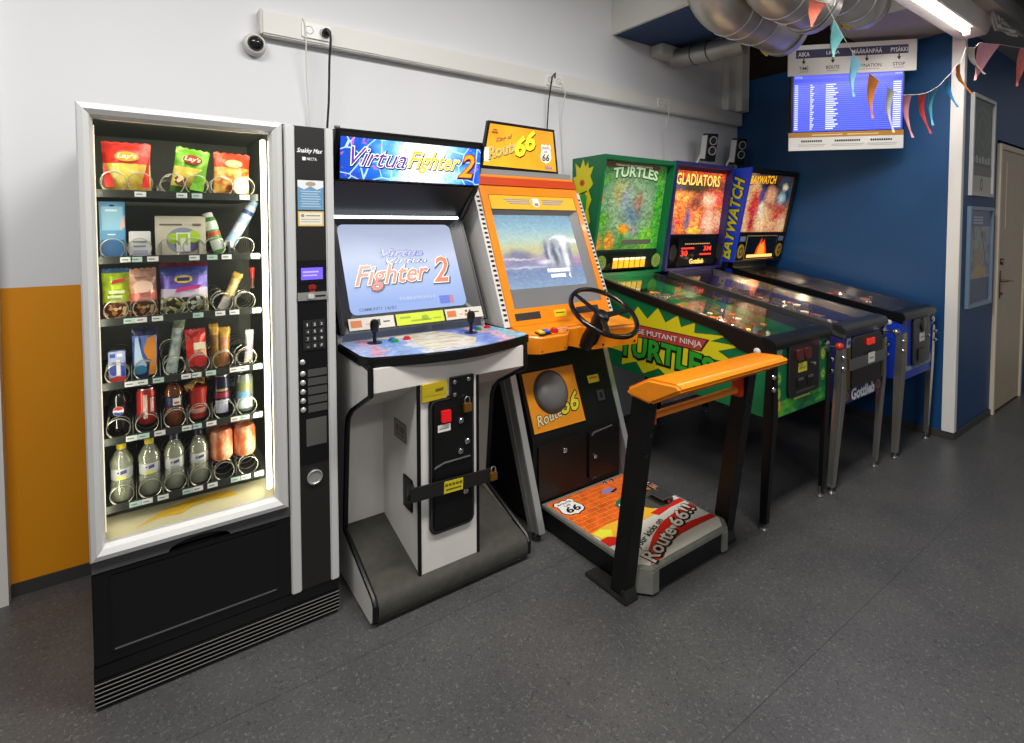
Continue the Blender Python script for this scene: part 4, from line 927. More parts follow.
for dx, dy in ((0, 0), (.42, .02)):
    button(.868+dx, 2.075+dy, greenp if not dx else greenp); button(.872+dx-.004, 2.105+dy, bluep); button(.930+dx, 2.095+dy, redp)
# monitor bezel and screen
bz0 = Vector((0, 2.168, 1.022)); bz1 = Vector((0, 2.402, 1.512)); bd = (bz1-bz0); BL = bd.length
fb = Fr((FX0+.02, bz0.y, bz0.z), (1, 0, 0), bd)
bw_ = FX1-FX0-.04
scr = rr(.048, .085, bw_-.062, BL-.030, .02)
mb = MB(M('bezel_charcoal', '1e1e20', .35)); o4 = R(0, 0, bw_, BL)
N_ = len(scr)
def ring_(mb, fr, outer, inner, h0, h1):
    n = len(inner); vs = [fr.p(*p_, h1) for p_ in inner]
    # outer points chosen on the rectangle nearest each inner point's direction
    x0_, y0_, x1_, y1_ = outer; cx_, cy_ = (x0_+x1_)/2, (y0_+y1_)/2; oo = []
    ix0 = min(a for a, b in inner); ix1 = max(a for a, b in inner); iy0 = min(b for a, b in inner); iy1 = max(b for a, b in inner)
    for a, b in inner:
        fx = (a-(ix0+ix1)/2)/((ix1-ix0)/2); fy = (b-(iy0+iy1)/2)/((iy1-iy0)/2); s_ = max(abs(fx), abs(fy)); fx /= s_; fy /= s_
        oo.append((cx_+fx*(x1_-x0_)/2, cy_+fy*(y1_-y0_)/2))
    vs = [fr.p(*p_, h0) for p_ in oo]+vs
    mb.add(vs, [(i, (i+1) % n, n+(i+1) % n, n+i) for i in range(n)])
ring_(mb, fb, (0, 0, bw_, BL), scr, .004, -.022)
build('monitor_bezel', mb, F_)
def crt(fr, poly, bulge, mat_, h):
    xs = [a for a, b in poly]; ys = [b for a, b in poly]; cx_, cy_ = (min(xs)+max(xs))/2, (min(ys)+max(ys))/2; rx, ry = (max(xs)-min(xs))/2, (max(ys)-min(ys))/2
    mb = MB(mat_); K = 8; n = len(poly); vs = []
    for k in range(K+1):
        s_ = 1-k/K
        for a, b in poly:
            x, y = cx_+(a-cx_)*s_, cy_+(b-cy_)*s_; q = min(1, ((x-cx_)/rx)**2*.5+((y-cy_)/ry)**2*.5)
            vs.append(fr.p(x, y, h+bulge*(1-q)))
    fs = [(k*n+i, k*n+(i+1) % n, (k+1)*n+(i+1) % n, (k+1)*n+i) for k in range(K) for i in range(n)]
    return mb.add(vs, fs)
sb = art('screen_pale_blue', [(.1, '98b0e4'), (.4, 'b4c6ee'), (.6, 'c8d2ec'), (.9, 'a4aec8')], 2.5, e=1.12, axis=2, mixn=.35, r=.4, tube=True)
mb = crt(fb, rr(.046, .083, bw_-.060, BL-.028, .03), .014, sb, -.022)
sx = .048; sw_ = bw_-.11; hh = .0035
def glow(n, c, e=.6): return M(n, c, .3, e=e)
def logo(mb, fr, t, x, y, w, h, ht, layers, shear=.35, rot=0., arc=0.):
    for k, (m_, off, dx, dy) in enumerate(layers): mb.m(m_).text(fr, t, x+dx, y+dy, w, h, ht+k*.0007, shear, off, rot, arc)
shade = glow('game_shadow', '3c4458', .25)
logo(mb, fb, 'Virtua', .225, .340, .20, .036, hh, [(glow('game_slate', '444c74', .4), .06, 0, 0), (glow('game_lavender', '8088c4', .5), .015, 0, 0)], .4)
logo(mb, fb, 'Virtua', .240, .306, .20, .026, hh-.002, [(glow('game_slate', '444c74'), .045, 0, 0), (glow('game_pale', 'c0ccec', .6), -.005, 0, 0)], .4)
logo(mb, fb, 'Fighter', .082, .180, .36, .118, hh-.006, [(shade, .06, .003, -.004), (glow('game_cream', 'd8d0c0', .6), .038, 0, 0), (glow('game_coral', 'cf6a56', .6), .008, 0, 0)], .45, rot=.03)
mb.m(glow('game_peach', 'dcb090', .6))
logo(mb, fb, '2', .462, .206, .085, .125, hh-.006, [(shade, .06, .003, -.004), (glow('game_cream', 'd8d0c0'), .038, 0, 0), (glow('game_coral', 'cf6a56'), .012, 0, 0)], .3)
mb.m(glow('game_grey', '8c98b4', .5))
for k in range(11): mb.dec(fb, R(.27+k*.0165, .128, .282+k*.0165, .142), hh-.006)
mb.m(shade)
logo(mb, fb, 'COMMUNITY', .082, .095, .105, .014, -.012, [(shade, .01, 0, 0)], 0)
logo(mb, fb, '16/01', .20, .094, .05, .015, -.012, [(shade, .01, 0, 0)], 0)
mb.m(glow('game_indigo', '5868b0', .5)).dec(fb, R(.472, .098, .525, .138), -.0125).m(glow('game_rust', 'a0707c', .5)).dec(fb, R(.525, .098, .545, .138), -.0122)
build('screen', mb, F_)
# instruction cards
fk = Fr((FX0+.02, bz0.y, bz0.z), (1, 0, 0), bd)
cardw = M('card_cream', 'd4cec0', .45); 
def card(x0_, x1_, m_, accents, lab):
    mb = MB(m_).slab(fk, R(x0_, .010, x1_, .062), .004, .006)
    for c_, r_ in accents: mb.m(c_).dec(fk, r_, .0064)
    build('instruction_card', mb, F_, lab)
ora = M('card_orange', 'd07030', .45); gi = M('card_ink', '4a4844', .5)
for xo in (.022, .475):
    card(xo, xo+.20, cardw, [(ora, R(xo+.008, .022, xo+.055, .052)), (M('card_pink', 'd8a8a0', .5), R(xo+.07, .030, xo+.09, .036)), (gi, R(xo+.105, .040, xo+.118, .050)), (gi, R(xo+.125, .022, xo+.137, .050)), (gi, R(xo+.15, .034, xo+.18, .040)), (ora, R(xo+.1, .022, xo+.115, .034))], None)
card(.232, .465, M('card_lime', 'c4d420', .45), [(M('card_lime_dark', '90a818', .5), R(.30, .022, .40, .030)), (M('card_lime_dark', '90a818'), R(.25, .040, .30, .048)), (M('card_lime_dark', '90a818'), ell(.37, .036, .018, .012)), (M('card_lime_dark', '90a818'), R(.41, .026, .45, .032))], 'lime yellow card')
# header box
build('underside', MB(blackp).prism([(2.245, 1.66), (2.335, 1.580), (2.405, 1.512), (2.43, 1.512), (2.43, 1.66)], 'x', x0, x1), F_)
build('header_reflection', MB(M('reflection_cool', 'f4f8ff', .4, e=2.6)).box(x0+.004, x1-.02, 2.372, 2.392, 1.505, 1.519, .004), F_, label='glowing white strip standing in for a reflection under the header')  # glowing strip stands in for a ceiling tube mirrored in the bezel glass
hp = [(2.210, 1.664), (2.190, 1.862), (2.72, 1.862), (2.72, 1.664)]
hd = build('header_box', MB(black).prism(hp, 'x', x0, x1).box(FX0+.004, FX1-.004, 2.186, 2.72, 1.862, 1.872, .003), F_)
fm = Fr((FX0+.022, 2.2083, 1.668), (1, 0, 0), (0, -.020, .198))
mw_, mh_ = FX1-FX0-.044, .172
# painted burst: blue ends, white middle, pink and cyan streaks
def marquee_mat():
    mt = bpy.data.materials.new('header_print'); mt.use_nodes = True; nt = mt.node_tree; b = nt.nodes['Principled BSDF']; L = nt.links.new; N = nt.nodes.new
    tc = N('ShaderNodeTexCoord'); sx_ = N('ShaderNodeSeparateXYZ'); L(tc.outputs['Generated'], sx_.inputs[0])
    a = N('ShaderNodeMath'); a.operation = 'SUBTRACT'; a.inputs[1].default_value = .56; L(sx_.outputs['X'], a.inputs[0])
    ab = N('ShaderNodeMath'); ab.operation = 'ABSOLUTE'; L(a.outputs[0], ab.inputs[0])
    no = N('ShaderNodeTexNoise'); no.inputs['Scale'].default_value = 14; no.inputs['Detail'].default_value = 3; L(tc.outputs['Object'], no.inputs['Vector'])
    ad = N('ShaderNodeMath'); ad.operation = 'MULTIPLY_ADD'; ad.inputs[1].default_value = .35; L(no.outputs['Fac'], ad.inputs[0]); L(ab.outputs[0], ad.inputs[2])
    rp = N('ShaderNodeValToRGB'); cr = rp.color_ramp
    for _ in range(3): cr.elements.new(.5)
    for el, (p_, c_) in zip(cr.elements, [(.20, 'fff4dc'), (.31, 'd4e8fa'), (.42, '5aa8e4'), (.53, '1c66cc'), (.66, '1844b0')]): el.position = p_; el.color = lin(c_)
    L(ad.outputs[0], rp.inputs[0])
    wv = N('ShaderNodeTexVoronoi'); wv.feature = 'DISTANCE_TO_EDGE'; wv.inputs['Scale'].default_value = 13
    L(tc.outputs['Object'], wv.inputs['Vector']); lt_ = N('ShaderNodeMath'); lt_.operation = 'LESS_THAN'; lt_.inputs[1].default_value = .028; L(wv.outputs['Distance'], lt_.inputs[0])
    k = N('ShaderNodeMath'); k.operation = 'MULTIPLY'; L(lt_.outputs[0], k.inputs[0]); k.inputs[1].default_value = .75
    m1 = N('ShaderNodeMix'); m1.data_type = 'RGBA'; L(k.outputs[0], m1.inputs[0]); L(rp.outputs[0], m1.inputs[6]); m1.inputs[7].default_value = lin('b4d8fa')
    n2 = N('ShaderNodeTexNoise'); n2.inputs['Scale'].default_value = 22; n2.inputs['Distortion'].default_value = 2; L(tc.outputs['Object'], n2.inputs['Vector'])
    r2 = N('ShaderNodeValToRGB'); r2.color_ramp.elements[0].position = .60; r2.color_ramp.elements[1].position = .66; L(n2.outputs['Fac'], r2.inputs[0])
    k2 = N('ShaderNodeMath'); k2.operation = 'MULTIPLY'; L(r2.outputs[0], k2.inputs[0]); k2.inputs[1].default_value = .6
    m2 = N('ShaderNodeMix'); m2.data_type = 'RGBA'; L(k2.outputs[0], m2.inputs[0]); L(m1.outputs[2], m2.inputs[6]); m2.inputs[7].default_value = lin('d060a0')
    L(m2.outputs[2], b.inputs['Base Color']); L(m2.outputs[2], b.inputs['Emission Color']); b.inputs['Emission Strength'].default_value = .8; b.inputs['Roughness'].default_value = .2
    return mt
mb = MB(marquee_mat()).slab(fm, R(0, 0, mw_, mh_), .001, .004)
mdk = glow('header_ink', '1c1438', .2)
logo(mb, fm, 'Virtua', .045, .056, .245, .078, .0045, [(mdk, .05, .002, -.003), (glow('header_white', 'f4f0f8', .9), .028, 0, 0), (glow('header_purple', '5a3c94', .5), 0, 0, 0)], .45)
logo(mb, fm, 'Fighter', .300, .040, .262, .096, .0045, [(mdk, .05, .002, -.003), (glow('header_cream', 'fff4c8', .9), .028, 0, 0), (glow('header_amber', 'e8b030', .8), .004, 0, 0)], .45)
logo(mb, fm, '2', .560, .036, .078, .104, .0045, [(mdk, .06, .002, -.003), (glow('header_red', 'a82c1c', .6), .035, 0, 0), (glow('header_orange', 'f09420', .9), .01, 0, 0)], .3)
mb.m(glow('header_grey', 'c8c4d0', .7)).text(fm, 'SEGA', .325, .146, .045, .012, .0046)
build('header_panel', mb, hd)
mb = MB(steel).lathe([(.012, 0), (.012, .008), (.001, .010)], (FX0+.012, 2.20, 1.872), (0, 0, 1), 12)
build('top_bolt', mb, hd)

# ------------------------------------------------------------------ orange driving cabinet
D_ = thing('driving_cabinet', 'orange stand-up driving arcade cabinet with steering wheel, printed deck and orange rail', 'arcade machine', (1.83, 2.1, 0))
GX0, GX1 = 1.462, 2.142
p0 = Vector((0, 2.08, .98)); sd = Vector((0, .386, .923)).normalized()
fo = Fr((0, p0.y, p0.z), (1, 0, 0), sd)
side_low = [(2.72, .03), (2.02, .03), (2.02, .42), (2.045, .48), (2.13, .733), (2.13, .99), (2.72, .99)]
side_up = [(2.72, .99), (2.085, .99), (2.39, 1.72), (2.41, 1.742), (2.72, 1.742)]
mb = MB(black).prism([(2.72, .03), (1.99, .03), (1.99, .42), (2.005, .46), (2.112, .733), (2.112, .86), (2.72, .86)], 'x', 1.53, 2.12)
mb.m(blackp).prism([(2.72, .86), (2.12, .86), (2.12, .99), (2.42, 1.72), (2.72, 1.72)], 'x', 1.475, 2.13)
body = build('body', mb, D_)
mbx = M('side_grey', '8a8a88', .4, .5); edge_s = M('edge_silver', 'c2c2c0', .3, .7)
for xa, xb in ((1.482, 1.512), (2.135, 2.165)):
    mb = MB(mbx).prism([(1.882, .045), (1.962, .03), (2.222, .72), (2.222, .80), (2.14, .80)], 'x', xa, xb)
    mb.m(edge_s).prism([(1.876, .047), (1.888, .044), (2.146, .80), (2.134, .80)], 'x', xa-.002, xb+.002)
    mb.m(M('leg_line', 'a8a8a6', .3, .7)).prism([(1.930, .036), (1.936, .035), (2.19, .745), (2.184, .745)], 'x', xa-.0015, xb+.0015)
    leg = build('leg', mb, D_)
    build('foot', MB(rubber).cyl((xa+.015, 1.925, 0), (xa+.015, 1.925, .02), .022).m(steel).cyl((xa+.015, 1.925, .018), (xa+.015, 1.925, .045), .009), leg)
# slotted side edges of the upper body
slotw = M('slotted_white', 'd8d4cc', .45)
for xa, xb in ((1.430, 1.464), (2.140, 2.172)):
    mb = MB(slotw).prism([(2.085, .98), (2.375, 1.665), (2.72, 1.74), (2.72, .98)], 'x', xa, xb); mb.m(blackp)
    fv = Fr((xa, p0.y+.0045, p0.z), (1, 0, 0), (0, .29, .685))
    for k in range(27): mb.dec(fv, R(.010, .03+k*.0255, xb-xa-.005, .042+k*.0255), .0006)
    build('slotted_side', mb, D_)
# orange screen surround
mb = MB(orange)
for r_ in (R(GX0+.002, .0, GX0+.045, .83), R(2.105, .0, 2.14, .83), R(GX0+.045, .712, 2.105, .83), R(GX0+.045, .0, 2.105, .085)): mb.slab(fo, r_, -.03, .004)
mb.m(M('orange_deep', 'c84010', .35)).slab(fo, R(GX0+.004, .765, 2.138, .812), .004, .012)
sur = build('screen_surround', mb, D_)
mb = MB(M('panel_yellow', 'e8b828', .35)).slab(fo, R(1.512, .630, 2.103, .710), -.02, .002)
for k in range(3):
    mb.m(M('wing_blue', '7c88b8', .4)).dec(fo, R(1.60+k*.015, .684-k*.012, 1.775, .689-k*.012), .0026).dec(fo, R(1.86, .684-k*.012, 2.02-k*.015, .689-k*.012), .0026)
mb.m(paperw).dec(fo, shield(1.79, .643, .052, .056), .0028).m(M('label_ink', '8a8a80')).dec(fo, R(1.803, .652, 1.829, .668), .0034)
build('logo_strip', mb, sur)
gb = M('bezel_grey', '6c6c6c', .4)
mb = MB(gb); scr2 = rr(1.527, .196, 2.056, .606, .010)
ring_(mb, fo, (1.507, .085, 2.105, .630), scr2, -.002, -.026)
build('monitor_bezel', mb, D_)
rd = paint('game_picture', [(.0, '8ca4c4'), (.20, '7c90b4'), (.33, '9a92b4'), (.38, 'b8a0b4'), (.50, 'd0cc90'), (.66, 'b8d0c4'), (.82, '94bccc'), (1, '7ca0b8')],
    [(.20, .42, .15, .09, '82829c', .5), (.30, .27, .30, .012, 'c0cce0', .9), (.66, .42, .17, .22, 'a4a4b8', .3), (.54, .46, .020, .14, '6c7480', .6), (.585, .46, .015, .13, 'c8d0dc', .6), (.64, .43, .025, .14, '58685c', .6), (.70, .46, .018, .13, 'b8c4d0', .6), (.75, .44, .02, .14, '6a7484', .6), (.80, .60, .055, .085, 'ffffff', .6), (.785, .36, .038, .14, 'f4f6fa', .6), (.86, .40, .03, .2, '8c94a8', .6), (.50, .335, .08, .028, 'f0e8f0', .7), (.15, .385, .18, .012, 'd8d0e0', .8), (.95, .33, .08, .015, 'd08ca0', .7)], 1.12, .03, 14, .08, 30, .06, True)
mb = crt(fo, rr(1.523, .192, 2.060, .610, .012), .014, rd, -.026)
h0 = -.0105
mb.m(glow('game_white', 'eef2f6', .9))
for k in range(9): mb.dec(fo, R(1.785+k*.0175, .268, 1.799+k*.0175, .287), h0+.003)
for k in range(6): mb.dec(fo, R(1.80+k*.0175, .238, 1.814+k*.0175, .256), h0+.003)
mb.dec(fo, [(1.925, .246), (1.938, .262), (1.938, .23)], h0+.003)
build('screen', mb, D_)
# header sign
hy = 2.50; fh = front(0, hy, 0)
hpoly = [(1.553, 1.786), (2.118, 1.7795), (2.084, 2.056), (1.608, 2.060)]
mb = MB(blackp).slab(fh, hpoly, -.022, .0)
hp2 = [(1.572, 1.810), (2.100, 1.803), (2.070, 2.040), (1.620, 2.044)]
mb.m(art('sign_orange', [(.2, 'e88c18'), (.45, 'f0a020'), (.6, 'f4b428'), (.85, 'f4c030')], 3, e=.35, r=.3)).dec(fh, hp2, .001)
sm = lambda n, c, e_=.35: M(n, c, .3, e=e_)
sk_ = sm('sign_ink', '3a2010', .05)
logo(mb, fh, 'King of', 1.66, 1.938, .12, .030, .002, [(sk_, .03, .002, -.002), (sm('sign_rose', 'd88c60'), 0, 0, 0)], .4, rot=.28)
logo(mb, fh, 'Route', 1.61, 1.845, .215, .062, .002, [(sk_, .05, .002, -.003), (sm('sign_pale', 'e8dca0'), .03, 0, 0), (sm('sign_ochre', 'd8a838'), .0, 0, 0)], .35, rot=.30)
for x, z in ((1.795, 1.875), (1.868, 1.915)):
    logo(mb, fh, '6', x, z, .070, .108, .0035, [(sk_, .05, .003, -.004), (sm('sign_yellow', 'e8e030', .5), .035, 0, 0)], .25, rot=.1)
mb.m(sm('sign_white', 'ece6dc')).dec(fh, shield(1.975, 1.845, .085, .118), .002).m(sk_).text(fh, 'ROUTE', 1.992, 1.932, .052, .014, .003, 0, .015).text(fh, 'US', 2.006, 1.910, .022, .012, .003, 0, .015).text(fh, '66', 1.990, 1.862, .052, .040, .003, .1, .02)
mb.m(sm('sign_shadow', 'c0a890')).text(fh, 'SEGA', 2.012, 1.812, .058, .018, .0022).m(sm('sign_sega', '4878d0')).text(fh, 'SEGA', 2.010, 1.814, .058, .018, .003, 0, .02)
mb.m(sm('sign_brown', '9a5c28')).dec(fh, R(1.628, 1.99, 1.672, 2.004), .002).dec(fh, R(1.64, 2.008, 1.665, 2.016), .002)
mb.m(sm('sign_white', 'ece6dc')).dec(fh, R(1.578, 1.832, 1.612, 1.91), .0016)
build('header_sign', mb, D_)
build('top_plate', MB(M('plate_grey', 'a8a8a6', .4, .4)).box(1.47, 2.135, 2.41, 2.72, 1.7425, 1.779, .003), D_)
# dashboard
plan = [(1.455, 2.10), (1.455, 1.985), (1.485, 1.955), (1.53, 1.922), (1.69, 1.922), (1.76, 1.985), (1.84, 1.985), (1.875, 1.925), (2.165, 1.895), (2.188, 1.92), (2.188, 2.10)]
b = bmesh.new(); V = [b.verts.new((x, y, .955+(y-1.93)*.17)) for x, y in plan]; W = [b.verts.new((x, y+(.012 if y < 2.05 else 0), .868 if x < 1.78 else .845)) for x, y in plan]; n = len(plan)
b.faces.new(V[::-1]); b.faces.new(W)
for i in range(n): b.faces.new((V[i], V[(i+1) % n], W[(i+1) % n], W[i]))
bmesh.ops.recalc_face_normals(b, faces=b.faces)
bmesh.ops.bevel(b, geom=[e for e in b.edges if min(v.co.z for v in e.verts) > .93], offset=.012, segments=3, affect='EDGES')
dash = build('dashboard', MB(orange).bm(b), D_)
dk = M('slot_charcoal', '2c2a28', .5)
for xa, xb in ((1.50, 1.655), (1.90, 2.06)): build('air_slot', MB(dk).slab(fo, R(xa, .026, xb, .062), .004, .0055), sur)
build('sticker', MB(yellow).slab(fo, R(1.745, .022, 1.825, .060), .004, .0052).m(M('sticker_olive_ink', '6a5a10')).dec(fo, R(1.755, .040, 1.815, .046), .0057), sur, 'yellow sticker under the screen')
fd_ = Fr((0, 1.93, .955), (1, 0, 0), (0, 1, .17))
for (x, y), m_, r_ in (((1.545, .025), yellow, 0), ((1.578, .028), bluep, 0)):
    build('start_button', MB(blackp).slab(fd_, R(x-.019, y-.024, x+.019, y+.020), 0, .006).m(m_).slab(fd_, R(x-.014, y-.018, x+.015, y+.016), .006, .014), dash)
build('push_button', MB(redp).lathe([(.021, 0), (.021, .010), (.016, .012), (.015, .018), (.001, .019)], fd_.p(1.632, .028), fd_.n, 20), dash)
build('sticker', MB(M('sticker_peach', 'e8a878', .45)).slab(fd_, [(1.66, .03), (1.74, .035), (1.74, .065), (1.66, .06)], .0005, .0012).m(M('sticker_red_ink', 'b04030', .5)).dec(fd_, R(1.67, .042, 1.73, .048), .0017), dash)
for x, z in ((1.54, .88), (1.68, .88), (1.93, .865), (2.14, .862)):
    y = 1.932 if x < 1.8 else 1.925-(x-1.875)*.103; build('screw', MB(blackp).ball((x, y+.004, z), .006, 8), dash)
# steering wheel and column
wc_ = Vector((1.88, 1.87, 1.043)); ta = radians(56); u = Vector((1, 0, 0)); wv_ = Vector((0, sin(ta), cos(ta))); nv = u.cross(wv_)
swl = build('steering_wheel', MB(blackg).tube([wc_+(u*cos(q)+wv_*sin(q))*.176 for q in [i*2*pi/48 for i in range(48)]], .0125, 12, closed=True), D_)
hub = wc_-nv*.022
build('hub', MB(blackp).lathe([(.040, -.05), (.040, .0), (.034, .012), (.022, .018), (.001, .019)], hub, nv, 24), swl)
for q in (118, 358, 238):
    d_ = u*cos(radians(q))+wv_*sin(radians(q)); s_ = nv.cross(d_)
    e0 = hub+d_*.028; e1 = wc_+d_*.172
    mb = MB(M('spoke_steel', '3a3a3c', .25, .8)); vs = []
    for e, wd in ((e0, .017), (e1, .011)):
        for a_, b_ in ((-1, -1), (1, -1), (1, 1), (-1, 1)): vs.append(e+s_*wd*a_+nv*.003*b_)
    mb.add(vs, [(0, 1, 2, 3), (7, 6, 5, 4), (0, 4, 5, 1), (1, 5, 6, 2), (2, 6, 7, 3), (3, 7, 4, 0)])
    build('spoke', mb, swl)
build('steering_column', MB(blackp).cyl(hub-nv*.045, hub-nv*.20, .034, .05, 20), D_)
# bass speaker panel and coin side, on the leaning front
f_lo = Fr((0, 2.004, .46), (1, 0, 0), (0, .107, .273))
mb = MB(M('speaker_orange', 'd88818', .4, nz=.05)).slab(f_lo, R(1.545, .0, 1.878, .290), .002, .008)
lx = 1.575
logo(mb, f_lo, 'King of', lx+.07, .082, .11, .025, .0085, [(ink, .03, 0, 0), (M('logo_tan', 'c09870', .4), 0, 0, 0)], .3, rot=.2)
logo(mb, f_lo, 'Route', lx, .026, .165, .05, .0085, [(ink, .055, 0, 0), (M('logo_cream', 'd8d0a0', .4), .012, 0, 0)], .3, rot=.16)
logo(mb, f_lo, '66', lx+.165, .055, .125, .088, .0095, [(ink, .06, 0, 0), (M('logo_yellow', 'd0c830', .4), .02, 0, 0)], .3, rot=.1)
sp_ = build('speaker_panel', mb, D_)
c = f_lo.p(1.698, .178, .008)
build('speaker', MB(M('speaker_rim', '3c3c3a', .45)).lathe([(.108, 0), (.108, .004), (.100, .012), (.094, .012)], c, f_lo.n, 36).m(M('speaker_dome', '6a6a68', .35)).lathe([(.095, .010), (.090, .018), (.075, .030), (.05, .040), (.022, .045), (.001, .046)], c, f_lo.n, 36), sp_)
build('label', MB(M('sticker_lemon', 'dccb20')).slab(f_lo, R(1.965, .175, 2.045, .215), .002, .003).m(M('sticker_red_ink', 'b04030')).dec(f_lo, R(1.975, .197, 2.035, .204), .0035), body, 'small yellow price label')
build('coin_slot', MB(M('slot_charcoal', '2c2a28')).slab(f_lo, R(2.00, .075, 2.05, .13), .002, .008).m(blackp).dec(f_lo, R(2.015, .088, 2.035, .118), .0085), body)
fb_ = front(0, 1.99, 0)
mb = MB(black).slab(fb_, rr(1.555, .135, 1.865, .405, .01), 0, .012); cd_ = build('service_door', mb, D_)
build('lock', MB(chrome).lathe([(.014, 0), (.014, .006), (.010, .010), (.001, .010)], (1.718, 1.977, .352), (0, -1, 0), 16), cd_)
mb = MB(black).slab(fb_, rr(1.885, .15, 2.10, .41, .02), 0, .014).m(M('seam_grey', '6a6a6a')).slab(fb_, [(1.90, .385), (1.915, .40), (2.05, .41), (2.05, .404), (1.918, .392), (1.905, .38)], .014, .0155)
cb_ = build('cash_door', mb, D_)
build('lock', MB(chrome).lathe([(.012, 0), (.012, .006), (.008, .009), (.001, .009)], (1.925, 1.975, .27), (0, -1, 0), 16), cb_)
# deck
trim_m = M('deck_trim', '96968c', .38, .45, nz=.1, sc_=30)
dp = [(1.575, 1.985), (1.575, 1.395), (1.625, 1.345), (2.135, 1.345), (2.185, 1.395), (2.185, 1.985)]
mb = MB(blackp).prism([(1.58, 1.985), (1.58, 1.40), (1.628, 1.352), (2.132, 1.352), (2.18, 1.40), (2.18, 1.985)], 'z', .012, .098)
deck = build('deck', mb, D_)
build('deck_rim', MB(trim_m).prism(dp, 'z', .097, .117, .003).prism([(1.573, 1.40), (1.626, 1.343), (1.664, 1.343), (1.664, 1.352), (1.628, 1.354), (1.582, 1.405)], 'z', .014, .1).prism([(2.187, 1.40), (2.134, 1.343), (2.096, 1.343), (2.096, 1.352), (2.132, 1.354), (2.178, 1.405)], 'z', .014, .1), deck)
fz = Fr((0, 0, .117), (1, 0, 0), (0, 1, 0))
A_ = [(1.592, 1.965), (1.592, 1.41), (1.638, 1.365), (2.122, 1.365), (2.168, 1.41), (2.168, 1.965)]
mb = MB(M('deck_white', 'd4d0c4', .4)).slab(fz, A_, 0, .0012)
br = M('deck_brick', 'e0601c', .4, nz=.25, sc_=18); mb.m(br).dec(fz, [(1.592, 1.965), (1.592, 1.64), (1.66, 1.66), (1.75, 1.66), (1.90, 1.70), (2.0, 1.72), (2.168, 1.75), (2.168, 1.965)], .0016)
mb.m(M('deck_mortar', 'e89a48', .45))
for k in range(9):
    y = 1.685+k*.032; mb.dec(fz, R(1.594, y, 2.166, y+.003), .0020)
    for j in range(9):
        x = 1.605+j*.066+(.033 if k % 2 else 0)
        if x < 2.16 and y < 1.94: mb.dec(fz, R(x, y, x+.003, y+.032), .0020)
mb.m(M('deck_yellow', 'e8b030', .4)).dec(fz, [(1.594, 1.66), (1.60, 1.60), (1.66, 1.57), (1.75, 1.60), (1.80, 1.56), (1.86, 1.60), (1.98, 1.60), (2.0, 1.70), (1.90, 1.70), (1.80, 1.665), (1.70, 1.672)], .0022)
mb.m(M('deck_gold', 'e0e040', .4)).dec(fz, [(1.60, 1.65), (1.61, 1.61), (1.66, 1.59), (1.69, 1.63), (1.65, 1.66)], .0024)
dr = M('deck_red', 'd0241c', .4)
mb.m(dr).dec(fz, [(1.592, 1.60), (1.592, 1.545), (1.66, 1.535), (1.70, 1.55), (1.64, 1.60)], .0024)
mb.dec(fz, [(1.70, 1.43), (1.80, 1.49), (1.92, 1.54), (2.04, 1.56), (2.166, 1.57), (2.166, 1.53), (2.04, 1.515), (1.92, 1.495), (1.80, 1.44), (1.735, 1.40)], .0024)
mb.dec(fz, [(1.64, 1.366), (1.72, 1.366), (1.80, 1.41), (1.92, 1.43), (2.05, 1.43), (2.166, 1.425), (2.166, 1.455), (2.05, 1.47), (1.92, 1.475), (1.80, 1.455), (1.70, 1.41)], .0024)
mb.dec(fz, [(1.94, 1.62), (2.06, 1.635), (2.166, 1.63), (2.166, 1.60), (2.06, 1.60), (1.96, 1.585)], .0024)
mb.m(M('deck_dark', '44443c', .6)).dec(fz, ell(2.06, 1.70, .105, .085), .0026).m(M('deck_cap', '8c80b8', .4)).dec(fz, ell(1.93, 1.885, .04, .022), .0026).m(ink).dec(fz, [(1.93, 1.87), (1.99, 1.885), (1.98, 1.87), (1.94, 1.86)], .0028)
mb.m(M('deck_green', '2c6c50', .4)).dec(fz, [(1.86, 1.72), (1.92, 1.76), (1.93, 1.80), (1.89, 1.79), (1.85, 1.76)], .0026).m(paperw).dec(fz, ell(1.88, 1.745, .012, .016), .0028)
fsh = Fr((1.607, 1.835, .117), (1, -.0, 0), (0, 1, 0))
mb.m(ink).dec(fsh, shield(-.008, -.026, .135, .142), .0028).m(paperw).dec(fsh, shield(-.003, -.020, .125, .130), .0032)
mb.m(ink).text(fsh, 'ROUTE', .020, .078, .080, .014, .0038, 0, .015).text(fsh, 'US', .043, .055, .034, .014, .0038, 0, .015).text(fsh, '66', .022, .002, .078, .045, .0038, .1, .03)
pk = M('deck_cream_ink', 'dcd4c4', .4)
logo(mb, fz, 'Get your kicks on', 1.605, 1.425, .355, .038, .0034, [(pk, .06, .0, -.0), (ink, .025, 0, 0)], .15, rot=.32)
logo(mb, fz, 'Route', 1.665, 1.362, .27, .066, .0034, [(ink, .075, .003, -.003), (pk, .02, 0, 0)], .1, rot=.34)
logo(mb, fz, '66!!', 1.958, 1.465, .20, .066, .0034, [(ink, .075, .003, -.003), (pk, .02, 0, 0)], .1, rot=.30)
build('deck_print', mb, deck)
ped = build('pedal', MB(chrome).tube([(2.09, 1.80, .155), (2.085, 1.70, .150), (2.075, 1.62, .135)], .008, 8), D_)
build('pedal_plate', MB(steel).box(2.03, 2.12, 1.62, 1.72, .150, .156, .002), ped)
build('pedal_pivot', MB(chrome).cyl((2.0, 1.80, .135), (2.14, 1.80, .135), .009), ped)
for x in (2.005, 2.135): build('pedal_bracket', MB(steel).box(x-.004, x+.004, 1.78, 1.82, .119, .15, .002), ped)
for x in (1.97, 2.02): build('deck_bolt', MB(chrome).lathe([(.012, 0), (.012, .008), (.006, .012), (.001, .012)], (x, 1.945, .118), seg=10), deck)
